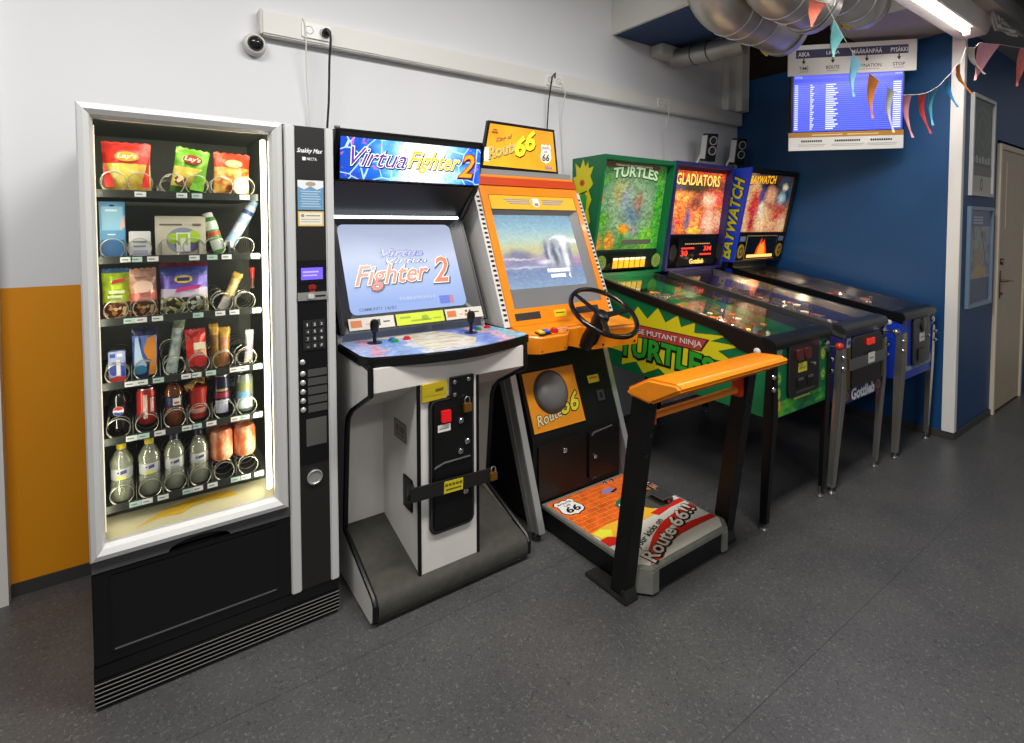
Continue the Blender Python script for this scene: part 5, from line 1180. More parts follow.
# posts and rail
def post(x0_, x1_):
    mb = MB(black); vs = []
    for y, z in ((1.425, .02), (1.318, .83)):
        for dx, dy in ((x0_, -.036), (x1_, -.036), (x1_, .036), (x0_, .036)): vs.append((dx, y+dy, z))
    mb.add(vs, [(3, 2, 1, 0), (4, 5, 6, 7), (0, 1, 5, 4), (1, 2, 6, 5), (2, 3, 7, 6), (3, 0, 4, 7)])
    p_ = build('post', mb, D_)
    return p_
for xa, xb, s_ in ((1.513, 1.571, -1), (2.189, 2.247, 1)):
    p_ = post(xa, xb)
    build('foot_plate', MB(M('plate_dark', '2e2e2c', .5, .4)).box(xa-.012, xb+.002, 1.37, 1.60, .0, .016, .004).prism([(1.374, .016), (1.40, .016), (1.40, .05), (1.385, .05)], 'x', xa-.006, xb), p_)
    for z in (.68, .60): build('bolt', MB(blackg).ball(((xa+xb)/2+.012*(z > .65), 1.282+(.83-z)*.132+.002, z), .009, 8), p_)
build('cross_bar', MB(orange).box(1.571, 2.189, 1.318, 1.342, .728, .752, .003), D_)
for xa, xb in ((1.572, 1.600), (2.158, 2.188)): build('bar_bracket', MB(M('orange_deep', 'c84010')).box(xa, xb, 1.308, 1.352, .71, .83, .003), D_)
rp_ = [(1.374, .853), (1.271, .913), (1.142, .921), (1.119, .90), (1.259, .819), (1.372, .829)]
build('hand_rail', MB(orange).prism(rp_, 'x', 1.498, 2.218, .010, 3), D_)

# ------------------------------------------------------------------ pinball machines
PW = .565
def warm(n, c, e=.5): return M(n, c, .3, e=e)
def pinball(name, label, X0, Y0, cfg):
    PW = cfg.get('pw', .565)
    """X0, Y0: front left corner of the cabinet; y runs back into the room"""
    T = thing(name, label, 'pinball machine', (X0+PW/2, Y0+.6, 0))
    X = lambda a: X0+a
    Y = lambda a: Y0+a
    side_m, front_m, rail_m = cfg['side'], cfg['front'], cfg['rail']
    yb = 1.22; zt = lambda a: .905+a*.1905                 # top of the side, a = distance from the front
    zf = cfg.get('zf', .545)
    prof = [(Y(0), zf), (Y(0), zt(0)), (Y(yb), zt(yb)), (Y(yb), .60)]
    mb = MB(side_m).prism(prof, 'x', X0, X(.018)).prism(prof, 'x', X(PW-.018), X(PW))
    mb.m(front_m).box(X(.018), X(PW-.018), Y(0), Y(.018), zf, .905)
    mb.m(black).box(X(.018), X(PW-.018), Y(yb-.018), Y(yb), .60, zt(yb)-.02)
    mb.add([(X(.018), Y(.018), zf+.015), (X(PW-.018), Y(.018), zf+.015), (X(PW-.018), Y(yb-.018), .615), (X(.018), Y(yb-.018), .615)], [(0, 1, 2, 3)])
    if cfg.get('liner'): mb.m(cfg['liner']).prism([(Y(.02), .8), (Y(.02), zt(.02)-.004), (Y(yb-.02), zt(yb-.02)-.004), (Y(yb-.02), .8)], 'x', X(PW-.0195), X(PW-.0181))
    cab = build('cabinet', mb, T)
    fl = left(X0, Y0, 0); ff = front(X0, Y0, 0)
    # side rails, lock bar, glass
    for xa, xb in ((-.006, .024), (PW-.024, PW+.006)):
        a0 = .20; mb = MB(rail_m).prism([(Y(-.004), zt(0)-.09 if xa < 0 and cfg.get('flare') else zt(0)-.045), (Y(-.004), zt(0)+.014), (Y(1.16), zt(1.16)+.014), (Y(1.16), zt(1.16)-.032), (Y(a0+.10), zt(a0+.1)-.032)]+([(Y(a0-.02), zt(a0)-.085)] if cfg.get('flare') and xa < 0 else []), 'x', X(xa), X(xb))
        build('side_rail', mb, cab)
    build('lock_bar', MB(cfg['lock']).prism([(Y(-.012), .878), (Y(-.014), .905), (Y(.0), .925), (Y(.055), .936), (Y(.055), .90), (Y(.01), .878)], 'x', X(-.007), X(PW+.007), .004), cab)
    fg = Fr((X0, Y(.055), zt(.055)+.018), (1, 0, 0), (0, 1, .1905)); gl = 1.10*math.hypot(1, .1905)
    # playfield
    pz = lambda a: .835+a*.095
    fp_ = Fr((X0, Y(0), pz(0)), (1, 0, 0), (0, 1, .095))
    mb = MB(cfg['field']); mb.dec(fp_, R(.02, .03, PW-.02, 1.18), 0)
    rnd = random.Random(cfg['seed']); pal = cfg['pal']
    for k in range(46):
        x = rnd.uniform(.06, .5); y = rnd.uniform(.22, 1.12); r_ = rnd.uniform(.012, .035); mb.m(rnd.choice(pal))
        if k % 3: mb.dec(fp_, ell(x, y, r_, r_*rnd.uniform(.6, 1.4), 14), .0006+.0001*k)
        else:
            a = rnd.uniform(0, 3.14); mb.dec(fp_, [(x+r_*1.5*cos(a+q), y+r_*1.5*sin(a+q)) for q in (0, 2.1, 4.2)], .0006+.0001*k)
    fld = build('playfield', mb, T)
    for y in range(7):                                    # lit inserts
        for x in range(4):
            if rnd.random() < .8:
                px, py = .10+x*.105+rnd.uniform(-.02, .02), .36+y*.10+rnd.uniform(-.02, .02)
                build('insert_lamp', MB(warm('insert_'+('amber', 'white', 'red')[(x+y) % 3], ('ffb050', 'fff0d0', 'ff5030')[(x+y) % 3], 7)).slab(fp_, ell(px, py, .011, .011, 12), .005, .008), fld)
    for k, (lx, ly) in enumerate(((.14, .45), (.42, .55), (.16, .80), (.42, .95), (.28, 1.10))):
        l = bpy.data.lights.new('playfield_lamp', 'POINT'); l.energy = cfg.get('gi', 1.1); l.shadow_soft_size = .007; l.color = (1, .78, .5)
        lo = bpy.data.objects.new('playfield_lamp', l); COL.objects.link(lo); lo.parent = fld; lo.location = fp_.p(lx, ly, .085)-ROOT[T.name]
    # apron, flippers, bumpers, ramps, plastics
    apm = cfg['apron']
    mb = MB(apm).slab(fp_, [(.022, .03), (PW-.022, .03), (PW-.022, .17), (PW-.10, .20), (.36, .115), (.205, .115), (.06, .20), (.022, .17)], .015, .022)
    mb.m(cfg['card']).dec(fp_, [(.06, .07), (.17, .07), (.15, .14), (.06, .17)], .0226).dec(fp_, [(.39, .07), (.50, .07), (.50, .17), (.41, .14)], .0226)
    build('apron', mb, fld)
    for x, s_ in ((.185, 1), (.38, -1)):
        c0 = fp_.p(x, .24, .022); c1 = fp_.p(x+.062*s_, .205, .022)
        build('flipper', MB(cfg['flip']).tube([c0, c1], [.013, .008], 12), fld)
        sl_ = [(x-.075*s_, .30), (x-.06*s_, .42), (x-.005*s_, .30)]
        build('slingshot', MB(rnd.choice(pal)).slab(fp_, sl_, .032, .036), fld)
    for x, y in cfg['bumpers']:
        c = fp_.p(x, y)
        bb_ = build('pop_bumper', MB(paperw).lathe([(.022, 0), (.022, .035), (.03, .04)], c, fp_.n, 16), fld)
        build('bumper_cap', MB(rnd.choice(cfg['caps'])).lathe([(.036, .040), (.036, .048), (.024, .056), (.001, .058)], c, fp_.n, 20), bb_)
    wire = M('ramp_wire', 'b8b4a8', .25, .9)
    for k, (pa) in enumerate(cfg['ramps']):
        pts = [fp_.p(x, y, h) for x, y, h in pa]
        mb = MB(wire)
        for dx in (-.018, .018): mb.tube([p_+Vector((dx, 0, 0)) for p_ in pts], .0028, 6)
        for dx in (-.013, .013): mb.tube([p_+Vector((dx, 0, -.014)) for p_ in pts], .0024, 6)
        build('wire_ramp', mb, fld)
    for k in range(30):
        x, y = rnd.uniform(.06, .50), (rnd.uniform(.40, 1.10) if k < 14 else rnd.uniform(.27, .75)); w_, h_ = (rnd.uniform(.03, .08), rnd.uniform(.03, .09)) if k < 14 else (rnd.uniform(.015, .04), rnd.uniform(.02, .05)); a = rnd.uniform(-.6, .6)
        pts = [(x+(px*w_)*cos(a)-(py*h_)*sin(a), y+(px*w_)*sin(a)+(py*h_)*cos(a)) for px, py in ((-.5, -.5), (.5, -.4), (.6, .2), (.1, .55), (-.45, .4))]
        z_ = rnd.uniform(.035, .085)
        mb = MB(rnd.choice(pal+cfg['hot'] if k < 14 else pal[1:2]+cfg['hot'])).slab(fp_, pts, z_, z_+.003).m(wire)
        for px, py in (pts[0], pts[2]): mb.cyl(fp_.p(px, py, 0), fp_.p(px, py, z_+.004), .004, seg=6)
        build('plastic', mb, fld)
    for (x, y, h, m_) in cfg['toys']:
        c = fp_.p(x, y)
        build('target', MB(m_).slab(Fr(fp_.p(x, y, 0), (1, 0, 0), (0, .3, 1)), [(-.03, 0), (.03, 0), (.036, h*.6), (0, h), (-.036, h*.6)], -.004, .004), fld)
    # back box
    B0, B1 = cfg.get('bb', (-.0725, .6375))
    fy0, fy1, zb, ztop = cfg.get('bf', (1.163, 1.035, 1.146, 1.917)); ry = cfg.get('ry', 1.336)
    bp = [(Y(fy0), zb), (Y(fy1), ztop), (Y(ry), ztop), (Y(ry), zb)]
    bm_ = cfg['box']
    mb = MB(cfg.get('boxside', bm_)).prism(bp, 'x', X(B0), X(B0+.020)).m(bm_).prism(bp, 'x', X(B1-.020), X(B1))
    q = lambda t, d=0.: (Y(fy0+(fy1-fy0)*t+d), zb+(ztop-zb)*t)
    mb.prism([q(1), q(.965), (Y(ry), q(.965)[1]), (Y(ry), ztop)], 'x', X(B0+.02), X(B1-.02)).prism([q(0), q(.022), (Y(ry), q(.022)[1]), (Y(ry), zb)], 'x', X(B0+.02), X(B1-.02))
    mb.m(black).box(X(B0+.02), X(B1-.02), Y(ry-.015), Y(ry), zb+.017, ztop-.027)
    # neck under the back box
    mb.m(cfg.get('neck', side_m)).box(X(.02), X(PW-.02), Y(1.17), Y(ry-.01), zt(yb)-.10, zb)
    box = build('back_box', mb, T)
    dirv = Vector((0, fy1-fy0, ztop-zb)); SL = dirv.length
    fbx = Fr((X(B0), Y(fy0), zb), (1, 0, 0), dirv); W_ = B1-B0; rec = -cfg.get('rec', .055)
    gz0, gz1 = cfg['glass']
    mb = MB(cfg['art']).slab(fbx, R(.022, gz0, W_-.022, gz1), rec-.012, rec)
    cfg['artfn'](mb, fbx, rec, W_, gz0, gz1)
    build('back_glass', mb, box)
    mb = MB(cfg['panel_m']).slab(fbx, R(.022, .018, W_-.022, gz0-.004), rec-.02, rec+.004)
    sp = build('speaker_panel', mb, box)
    build('top_strip', MB(black).slab(fbx, R(.022, gz1, W_-.022, SL-.026), rec-.02, rec+.004), box)
    cfg['panelfn'](fbx, rec+.004, W_, gz0, sp)
    if 'sidefn' in cfg: cfg['sidefn'](T, cab, box, X0, Y0, X(B0), fy0, fy1, zb, ztop)
    # glass over the playfield
    build('top_glass', MB(clear('pin_glass', gloss=.01, fk=.42)).slab(fg, R(.02, .0, PW-.02, gl), -.003, .001), cab)
    # legs
    for (lx, ly, sx_, sy_) in ((0, 0, -1, -1), (PW, 0, 1, -1), (0, yb, -1, 1), (PW, yb, 1, 1)):
        zt_ = .80 if ly == 0 else .82; lm = cfg['leg'] if ly == 0 else cfg.get('rleg', cfg['leg'])
        wt, wb = .044, .027; ox, oy = .004*sx_, .004*sy_; fdx = cfg.get('fdx', 0); bx, by = .010*sx_+fdx, .006*sy_+(.026 if ly == 0 else 0)
        mb = MB(lm); A = Vector((X(lx)+ox, Y(ly)+oy, zt_)); Bm = Vector((X(lx)+ox, Y(ly)+oy, .56)); Cb = Vector((X(lx)+bx, Y(ly)+by, .035))
        th_ = .004
        for (ux, uy, nx_, ny_) in ((-sx_, 0, 0, sy_), (0, -sy_, sx_, 0)):
            vs = []
            for P_, w_ in ((A, wt*.75), (Bm, wt), (Cb, wb)):
                for e in (0, 1):
                    for h_ in (0, 1): vs.append(P_+Vector((ux, uy, 0))*w_*e+Vector((nx_, ny_, 0))*th_*h_)
            fs = []
            for i in (0, 4): fs += [(i, i+1, i+5, i+4), (i+2, i+6, i+7, i+3), (i, i+4, i+6, i+2), (i+1, i+3, i+7, i+5)]
            fs += [(0, 2, 3, 1), (8, 9, 11, 10)]
            mb.add(vs, fs)
        leg = build('leg', mb, T)
        cx_, cy_ = Cb.x-sx_*.012, Cb.y-sy_*.012
        build('foot', MB(steel if lm is not black else M('foot_dark', '6a6a68', .4, .6)).lathe([(.020, 0), (.021, .004), (.012, .012), (.006, .014), (.006, .05)], (cx_, cy_, 0), seg=16), leg)
        for z_ in (.755, .695):
            o = Vector((X(lx)+.010*sx_, Y(ly)+.010*sy_, z_)); ax_ = Vector((sx_, sy_, 0)).normalized()
            build('bolt', MB(chrome).lathe([(.011, -.004), (.011, .004), (.006, .009), (.001, .010)], o, ax_, 10), leg)
    # coin door and front furniture
    cfg['frontfn'](T, cab, ff, X0, Y0)
    build('flipper_button', MB(cfg['btn']).lathe([(.017, 0), (.017, .004), (.012, .007), (.001, .009)], (X(-.006 if cfg.get('flare') else 0), Y(.075), .862), (-1, 0, 0), 16), cab)
    build('flipper_button', MB(cfg['btn']).lathe([(.017, 0), (.017, .004), (.012, .007), (.001, .009)], (X(PW), Y(.075), .862), (1, 0, 0), 16), cab)
    p_ = (X(PW-.055), Y(-.004), .845)
    if cfg.get('launch'): build('launch_button', MB(chrome).lathe([(.022, 0), (.022, .008), (.016, .014), (.001, .016)], p_, (0, -1, 0), 16), cab)
    else: build('plunger', MB(chrome).lathe([(.022, 0), (.022, .012), (.014, .018), (.008, .02), (.007, .055), (.009, .058)], p_, (0, -1, 0), 16).m(cfg['knob']).ball((p_[0], p_[1]-.070, p_[2]), .020, 14), cab)
    return T
def coin_door(T, cab, ff, x0, z0, x1, z1, lit=()):
    d = build('coin_door', MB(blackp).slab(ff, rr(x0, z0, x1, z1, .03), .001, .010).m(M('door_edge', '3c3c3e')).slab(ff, rr(x0+.005, z0+.005, x1-.005, z1-.005, .027), .010, .0115).m(M('door_brown', '1d1614', .35)).slab(ff, rr(x0+.009, z0+.009, x1-.009, z1-.009, .024), .011, .0125), cab)
    return d
def boltrow(): pass
# --- green machine
G_side = M('pin_green', '0c6a3c', .42, nz=.04); gy = M('star_yellow', 'd8cc18', .45); gk = M('star_shadow', '4a3a10', .5)
def green_side(T, cab, box, X0, Y0, BX0, fy0, fy1, zb, ztop):
    fr = left(X0, 0, 0); g = lambda P_: [(-a, b) for a, b in P_]
    star = [(2.33, .915), (2.22, .895), (2.144, .990), (2.07, .925), (1.995, 1.000), (1.94, .922), (1.856, .973), (1.835, .912), (1.745, .948), (1.75, .893), (1.555, .908), (1.65, .866), (1.475, .868), (1.605, .823), (1.50, .775), (1.645, .775), (1.585, .70), (1.70, .715), (1.71, .625), (1.82, .665), (1.90, .60), (1.985, .65), (2.10, .595), (2.155, .655), (2.27, .615), (2.265, .695), (2.38, .70), (2.29, .77), (2.42, .83), (2.30, .85)]
    mb = MB(gy).dec(fr, g(star), .0012)
    bn = [(2.34, .885), (1.655, .872), (1.705, .800), (2.31, .803)]
    mb.m(M('banner_dark', '4a1410', .5)).dec(fr, g(bn), .0018).m(M('banner_red', 'b04038', .45)).dec(fr, g([(2.33, .879), (1.672, .867), (1.712, .806), (2.305, .809)]), .0022)
    cr = M('banner_letter', 'e0d4cc', .45)
    logo(mb, fr, 'TEENAGE MUTANT NINJA', -2.315, .820, .615, .038, .0026, [(M('banner_dark', '4a1410'), .03, .002, -.002), (cr, .015, 0, 0)], 0, rot=-.008)
    mb.m(M('logo_green', '2fa02c', .42))
    logo(mb, fr, 'TURTLES', -2.285, .675, .650, .115, .0026, [(ink, .10, 0, -.004), (M('logo_green', '2fa02c'), .035, 0, 0)], .05, rot=-.03, arc=.02)
    build('side_print', mb, cab)
    fr = left(BX0, 0, 0)
    mb = MB(gy).dec(fr, g([(2.545, 1.905), (2.575, 1.845), (2.62, 1.885), (2.61, 1.80), (2.645, 1.79), (2.615, 1.72), (2.64, 1.66), (2.60, 1.64), (2.62, 1.56), (2.585, 1.52), (2.60, 1.44), (2.565, 1.42), (2.55, 1.33), (2.53, 1.40), (2.505, 1.37), (2.51, 1.46), (2.482, 1.50), (2.50, 1.58), (2.47, 1.64), (2.495, 1.70), (2.455, 1.74), (2.48, 1.79), (2.45, 1.85), (2.495, 1.84), (2.50, 1.885), (2.525, 1.85)]), .0012)
    mb.m(M('logo_green', '2fa02c')).dec(fr, g([(2.585, 1.66), (2.54, 1.69), (2.51, 1.66), (2.52, 1.58), (2.55, 1.52), (2.58, 1.57)]), .0016).m(ink).dec(fr, g([(2.60, 1.68), (2.51, 1.70), (2.51, 1.69), (2.60, 1.67)]), .0022).dec(fr, g([(2.575, 1.64), (2.565, 1.56), (2.56, 1.56), (2.57, 1.64)]), .0022)
    mb.m(M('emblem_orange', 'c86820', .45)).dec(fr, g([(a, b) for a, b in ell(2.556, 1.752, .024, .022)]), .0016).m(redp).dec(fr, g(ell(2.556, 1.752, .010, .012)), .0022)
    build('side_print', mb, box)
def green_art(mb, fr, rec, W, z0, z1):
    pale = warm('glass_pale', 'b4d0a4', .5); dgr = warm('glass_dark', '1c4c28', .12)
    mb.m(M('glass_grey', '5c6258', .4)).dec(fr, R(.31, z0+.035, .60, z0+.068), rec+.0014)
    logo(mb, fr, 'TURTLES', .15, z1-.105, .43, .062, rec+.001, [(dgr, .07, .003, -.004), (pale, .03, 0, 0)], 0, arc=.018)
    mb.m(M('glass_brown', '6a4a38', .4, e=.1)).dec(fr, R(.06, z1-.035, .60, z1-.004), rec+.001).m(pale)
    mb.text(fr, 'TEENAGE MUTANT NINJA', .16, z1-.027, .36, .014, rec+.0016, 0, .01)
def green_panel(fr, h, W, gz0, sp):
    gsp = M('grille_green', '7a9a3c', .45)
    for x in (.078, W-.078):
        mb = MB(gsp).slab(fr, ell(x, .088, .044, .048, 28), 0, .004).m(M('grille_dark', '2a4a20', .6))
        for k in range(3):
            for j in range(6+0*k):
                a = j*pi/3+k*.5; r_ = .012+.012*k; mb.dec(fr, ell(x+r_*cos(a), .088+r_*1.08*sin(a), .0045, .0045, 8), .0046)
        build('speaker_grille', mb, sp)
    mb = MB(blackp).slab(fr, R(.17, .040, .52, .128), 0, .004)
    dp_ = build('score_display', mb, sp)
    for k in range(6):
        x = .185+k*.0535
        build('score_digit', MB(warm('digit_orange', 'f49418', 1.3)).slab(fr, R(x, .048, x+.044, .100), .004, .006).m(warm('digit_pale', 'ffe4b0', 1.3)).slab(fr, R(x, .102, x+.044, .116), .004, .006), dp_)
def green_front(T, cab, ff, X0, Y0):
    d = coin_door(T, cab, ff, .125, .625, .435, .895)
    for x in (.195, .275): build('coin_button', MB(M('button_maroon', '5a2420', .2, coat=.6)).slab(ff, rr(x, .805, x+.05, .860, .008), .012, .024), d)
    build('price_label', MB(M('label_yellow', 'd8cc38', .45)).slab(ff, R(.215, .742, .300, .788), .012, .0135).m(M('label_ink', '8a8a80')).dec(ff, R(.225, .760, .29, .766), .0142), d)
    for x in (.20, .30): build('coin_return', MB(M('return_dark', '0c0c0c', .3)).slab(ff, R(x, .665, x+.055, .710), .0115, .016).m(steel).slab(ff, R(x+.005, .705, x+.05, .716), .016, .022), d)
    build('lock', MB(chrome).lathe([(.011, 0), (.011, .006), (.007, .009), (.001, .009)], ff.p(.375, .765, .012), (0, -1, 0), 14), d)
    build('coin_plate', MB(M('door_edge', '3c3c3e')).slab(ff, R(.20, .640, .38, .652), .012, .014), d)
    mb = MB(art('front_green_print', [(.35, '0a5a30'), (.5, '128040'), (.62, '58b030')], 9, r=.4, stretch=(1, 1, 2.2))).dec(ff, R(.02, .548, .545, .622), .0008).m(M('print_pale_yellow', 'c8c060', .45)).dec(ff, R(.2, .606, .36, .616), .0014)
    for (x, z, m_) in ((.055, .865, M('badge_blue', '5a98a8', .45)), (.050, .735, M('badge_green', '4c9c38', .45)), (.045, .66, M('badge_lime', '88a830', .45)), (.050, .60, M('badge_amber', 'b08828', .45)), (.495, .80, M('badge_lime', '88a830')), (.495, .69, M('badge_green', '4c9c38'))):
        mb.m(m_).dec(ff, ell(x, z, .028, .034), .0012).m(M('badge_pale', 'c8c860', .45)).dec(ff, ell(x, z, .016, .02), .0018).m(m_).dec(ff, ell(x, z+.002, .009, .012), .0022)
    build('front_print', mb, cab)
ramps1 = [[(.46, .45, .03), (.47, .7, .07), (.42, .92, .10), (.28, 1.02, .10), (.15, .92, .09), (.10, .7, .08), (.09, .5, .06), (.10, .36, .045)], [(.2, .55, .03), (.22, .8, .07), (.32, .95, .09), (.46, .9, .09), (.50, .7, .08), (.49, .4, .05)]]
palG = [M('pf_green', '2c5a34', .3, nz=.2), M('pf_orange', 'c05c1c', .3), M('pf_tan', 'c08c50', .3), M('pf_teal', '2c6878', .3), M('pf_red', '9c2418', .3), M('pf_cream', 'd8c8a0', .3)]
hot = [warm('lit_plastic_cream', 'f4dcb0', 1.2), warm('lit_plastic_orange', 'e0702c', 1.0), warm('lit_plastic_red', 'c03018', .8)]
pinball('pinball_machine', 'green pinball machine with yellow starburst side, nearest the orange rail', 2.44, 1.315, dict(
    bb=(-.0725, .621), side=G_side, front=G_side, rail=M('rail_dark', '1c1512', .4, .3), lock=M('lockbar_black', '161616', .35, .4), flare=True, seed=3, pal=palG, hot=hot,
    field=art('pf_green_print', [(.3, '1c3c28'), (.42, '6a4020'), (.5, '2c6038'), (.6, 'a06828'), (.7, '2c5060')], 7, r=.3, dist=.8), apron=M('apron_green', '184a34', .35), card=M('apron_card', 'b8b89c', .4),
    flip=M('flipper_white', 'dcd8c8', .3), bumpers=[(.20, .85), (.34, .85), (.27, .96)], caps=[warm('cap_red', 'c83020', .35), warm('cap_amber', 'e8a040', .5)], ramps=ramps1,
    toys=[(.38, .80, .07, warm('toy_red', 'c02818', .3)), (.30, .62, .05, M('toy_orange', 'c86428', .35))],
    box=G_side, art=paint('back_glass_green', [(0, '4c8838'), (.3, '5a9448'), (.6, '6a9c6c'), (.85, '4c8048'), (1, '28583c')],
    [(.5, .50, .30, .32, '88a484', .5), (.34, .66, .10, .12, 'a0a060', .6), (.55, .42, .13, .14, '5c7c88', .6), (.62, .56, .06, .10, '98705c', .6), (.42, .58, .05, .12, '8a98a8', .6), (.93, .45, .07, .5, '3ca028', .4), (.80, .12, .12, .12, '6cb830', .5), (.08, .34, .10, .09, '58a830', .5), (.05, .58, .06, .06, 'b06828', .5), (.06, .78, .08, .05, '50a040', .5), (.05, .08, .08, .08, 'd88c28', .5), (.24, .10, .06, .10, 'd89030', .4), (.44, .24, .09, .06, 'e8981c', .4), (.42, .10, .05, .1, '40802c', .4), (.60, .22, .07, .05, '889090', .4)], .40, .05, 12, .35, 30, lines=(9, .02, '1c3c18', .4)), artfn=green_art, panel_m=M('panel_dark_green', '14241a', .4), panelfn=green_panel, glass=(.160, .742),
    sidefn=green_side, leg=black, frontfn=green_front, btn=M('button_white', 'd8d4cc', .3), knob=M('knob_red', 'b83014', .25)))
# --- purple machine
P_side = M('pin_purple', '2a2560', .42, nz=.06); P_dark = M('pin_purple_dark', '16142c', .4)
def purple_art(mb, fr, rec, W, z0, z1):
    gold_ = warm('glass_gold', 'f8c860', 1.1); mb.m(warm('glass_maroon', '5a1410', .2)).dec(fr, R(.024, z1-.03, W-.024, z1-.001), rec+.0006)
    logo(mb, fr, 'GLADIATORS', .075, z1-.130, .52, .080, rec+.001, [(warm('glass_maroon', '5a1410'), .05, .002, -.003), (gold_, .02, 0, 0)], 0)
def purple_panel(fr, h, W, gz0, sp):
    mb = MB(blackg).slab(fr, R(.115, .03, .575, .235), 0, .004); rd = warm('dot_red', 'f03824', 1.4); mb.m(warm('dot_amber', 'c89858', .6))
    for k in range(14): mb.dec(fr, R(.19+k*.022, .190, .205+k*.022, .198), .0046)
    mb.m(rd).text(fr, '30', .155, .105, .075, .040, .0046, 0, .02).text(fr, '3M', .42, .140, .09, .035, .0046, 0, .02)
    for k in range(7): mb.dec(fr, R(.155+k*.022, .155, .172+k*.022, .167), .0046)
    for k in range(6): mb.dec(fr, R(.38+k*.024, .108, .398+k*.024, .120), .0046)
    mb.m(warm('dot_gold', 'e8c060', .9)).text(fr, 'Gottlieb', .265, .045, .17, .035, .0046, 0, .03)
    build('score_display', mb, sp)
    for x in (.065, W-.065): build('speaker_grille', MB(M('grille_black', '0c0c0e', .6)).slab(fr, ell(x, .13, .04, .06, 24), 0, .003), sp)
def purple_front(T, cab, ff, X0, Y0):
    d = coin_door(T, cab, ff, .09, .545+.02, .475, .855)
    build('coin_button', MB(M('lit_red_small', 'd02818', .25, e=.5)).slab(ff, rr(.27, .79, .325, .825, .004), .012, .022), d)
    build('coin_button', MB(M('lit_red_small', 'd02818', .25, e=.5)).slab(ff, rr(.34, .79, .36, .825, .004), .012, .022), d)
    build('lock_strap', MB(steel).slab(ff, R(.05, .675, .52, .735), .014, .022).m(paperw).dec(ff, R(.27, .685, .36, .745), .0226).m(M('label_ink', '8a8a80')).dec(ff, R(.285, .71, .345, .716), .0232), d)
    for x in (.055, .505): build('strap_bracket', MB(M('bracket_brass', '7a6a40', .35, .8)).slab(ff, R(x-.016, .57, x+.016, .80), .001, .012), d)
    build('sticker', MB(M('sticker_lilac', 'a8a4c0', .45)).slab(ff, R(.045, .80, .095, .85), .001, .002).m(M('sticker_plum', '4a4070', .5)).dec(ff, R(.055, .815, .085, .835), .0026), cab)
    mb = MB(whitei); logo(mb, ff, 'Gottlieb', .115, .497, .30, .062, .002, [(M('logo_plum', '1c1840', .5), .05, .004, -.004), (M('logo_white', 'd8d8e4', .45), .045, 0, 0)], 0)
    for x, m_ in ((.05, M('print_bronze', '8a6028', .45)), (.47, M('print_bronze', '8a6028'))): mb.m(m_).dec(ff, ell(x, .530, .035, .028), .0016).m(M('print_rust', '5a2818', .45)).dec(ff, ell(x, .530, .018, .014), .002)
    build('front_print', mb, cab)
def purple_side(T, cab, box, X0, Y0, BX0, fy0, fy1, zb, ztop):
    fr = left(X0, Y0, 0); mb = MB(M('side_swirl', '4a3c90', .45)).dec(fr, [(-.25, .70), (-.35, .85), (-.7, .96), (-.9, .90), (-.6, .84), (-.5, .70)], .001).m(M('print_bronze', '8a6028')).dec(fr, [(-.8, .75), (-1.0, .80), (-.95, .66)], .0012); build('side_print', mb, cab)
palP = [M('pf_violet', '4a4478', .3), M('pf_slate', '5c6078', .3), M('pf_orange', 'c05c1c'), M('pf_tan', 'c08c50'), M('pf_red', '9c2418'), M('pf_sky', '5c84a8', .3), M('pf_cream', 'd8c8a0')]
pinball('pinball_machine', 'dark purple pinball machine with fiery orange back glass and steel rails, middle of three', 3.115, 1.295, dict(
    zf=.487, bb=(-.051, .6375), fdx=-.028, side=P_side, front=P_side, rail=M('rail_steel', '8a8680', .3, .85), lock=M('lockbar_steel', '5a5a58', .3, .85), seed=11, pal=palP, hot=hot,
    field=art('pf_violet_print', [(.3, '34345c'), (.42, '6a6480'), (.5, '4c4470'), (.58, '8a7060'), (.68, '54688c')], 6, r=.3, dist=.6), apron=M('apron_violet', '2c3460', .35), card=M('apron_card', 'b8b89c'),
    flip=M('flipper_white', 'dcd8c8'), bumpers=[(.20, .82), (.34, .78), (.30, .93)], caps=[warm('cap_red', 'c83020', .35), M('cap_violet', '5a4890', .3)], ramps=ramps1,
    toys=[(.30, 1.0, .08, M('toy_gold', 'a88448', .3)), (.22, .98, .08, M('toy_purple', '4a3c80', .3)), (.40, .95, .06, warm('toy_red', 'c02818', .3))],
    box=P_side, neck=P_dark, bf=(1.155, 1.051, 1.150, 1.925), ry=1.34, rec=.05, art=paint('back_glass_fire', [(0, 'b06048'), (.3, 'd07440'), (.6, 'b05030'), (.80, '7c4838'), (.86, 'c85020'), (1, 'd86028')],
    [(.45, .70, .42, .09, '4a3c24', .5), (.12, .72, .12, .07, '5c5870', .6), (.24, .55, .24, .08, 'f4a04c', .4), (.14, .38, .14, .10, 'e88c48', .5), (.80, .52, .16, .14, 'e05838', .6), (.72, .52, .12, .09, 'f4c8a0', .6), (.48, .50, .10, .10, '8c4434', .6), (.22, .18, .07, .22, 'e8682c', .5), (.37, .22, .06, .14, '6c5878', .5), (.50, .20, .09, .16, 'f09048', .5), (.62, .14, .06, .14, 'c85040', .5), (.76, .18, .10, .20, 'ecb494', .5), (.50, .05, .12, .05, 'f0c040', .5), (.06, .08, .08, .10, '6c6070', .6), (.92, .22, .10, .12, 'd8a080', .6)], .8, .05, 12, .35, 34, lines=(10, .018, '401008', .35)), artfn=purple_art, panel_m=M('panel_black', '100e10', .35), panelfn=purple_panel, glass=(.258, .752),
    sidefn=purple_side, leg=M('leg_chrome', 'bcb8ae', .22, .85), rleg=black, frontfn=purple_front, btn=M('button_white', 'd8d4cc'), knob=M('knob_steel', 'a8a4a0', .2, .9)))
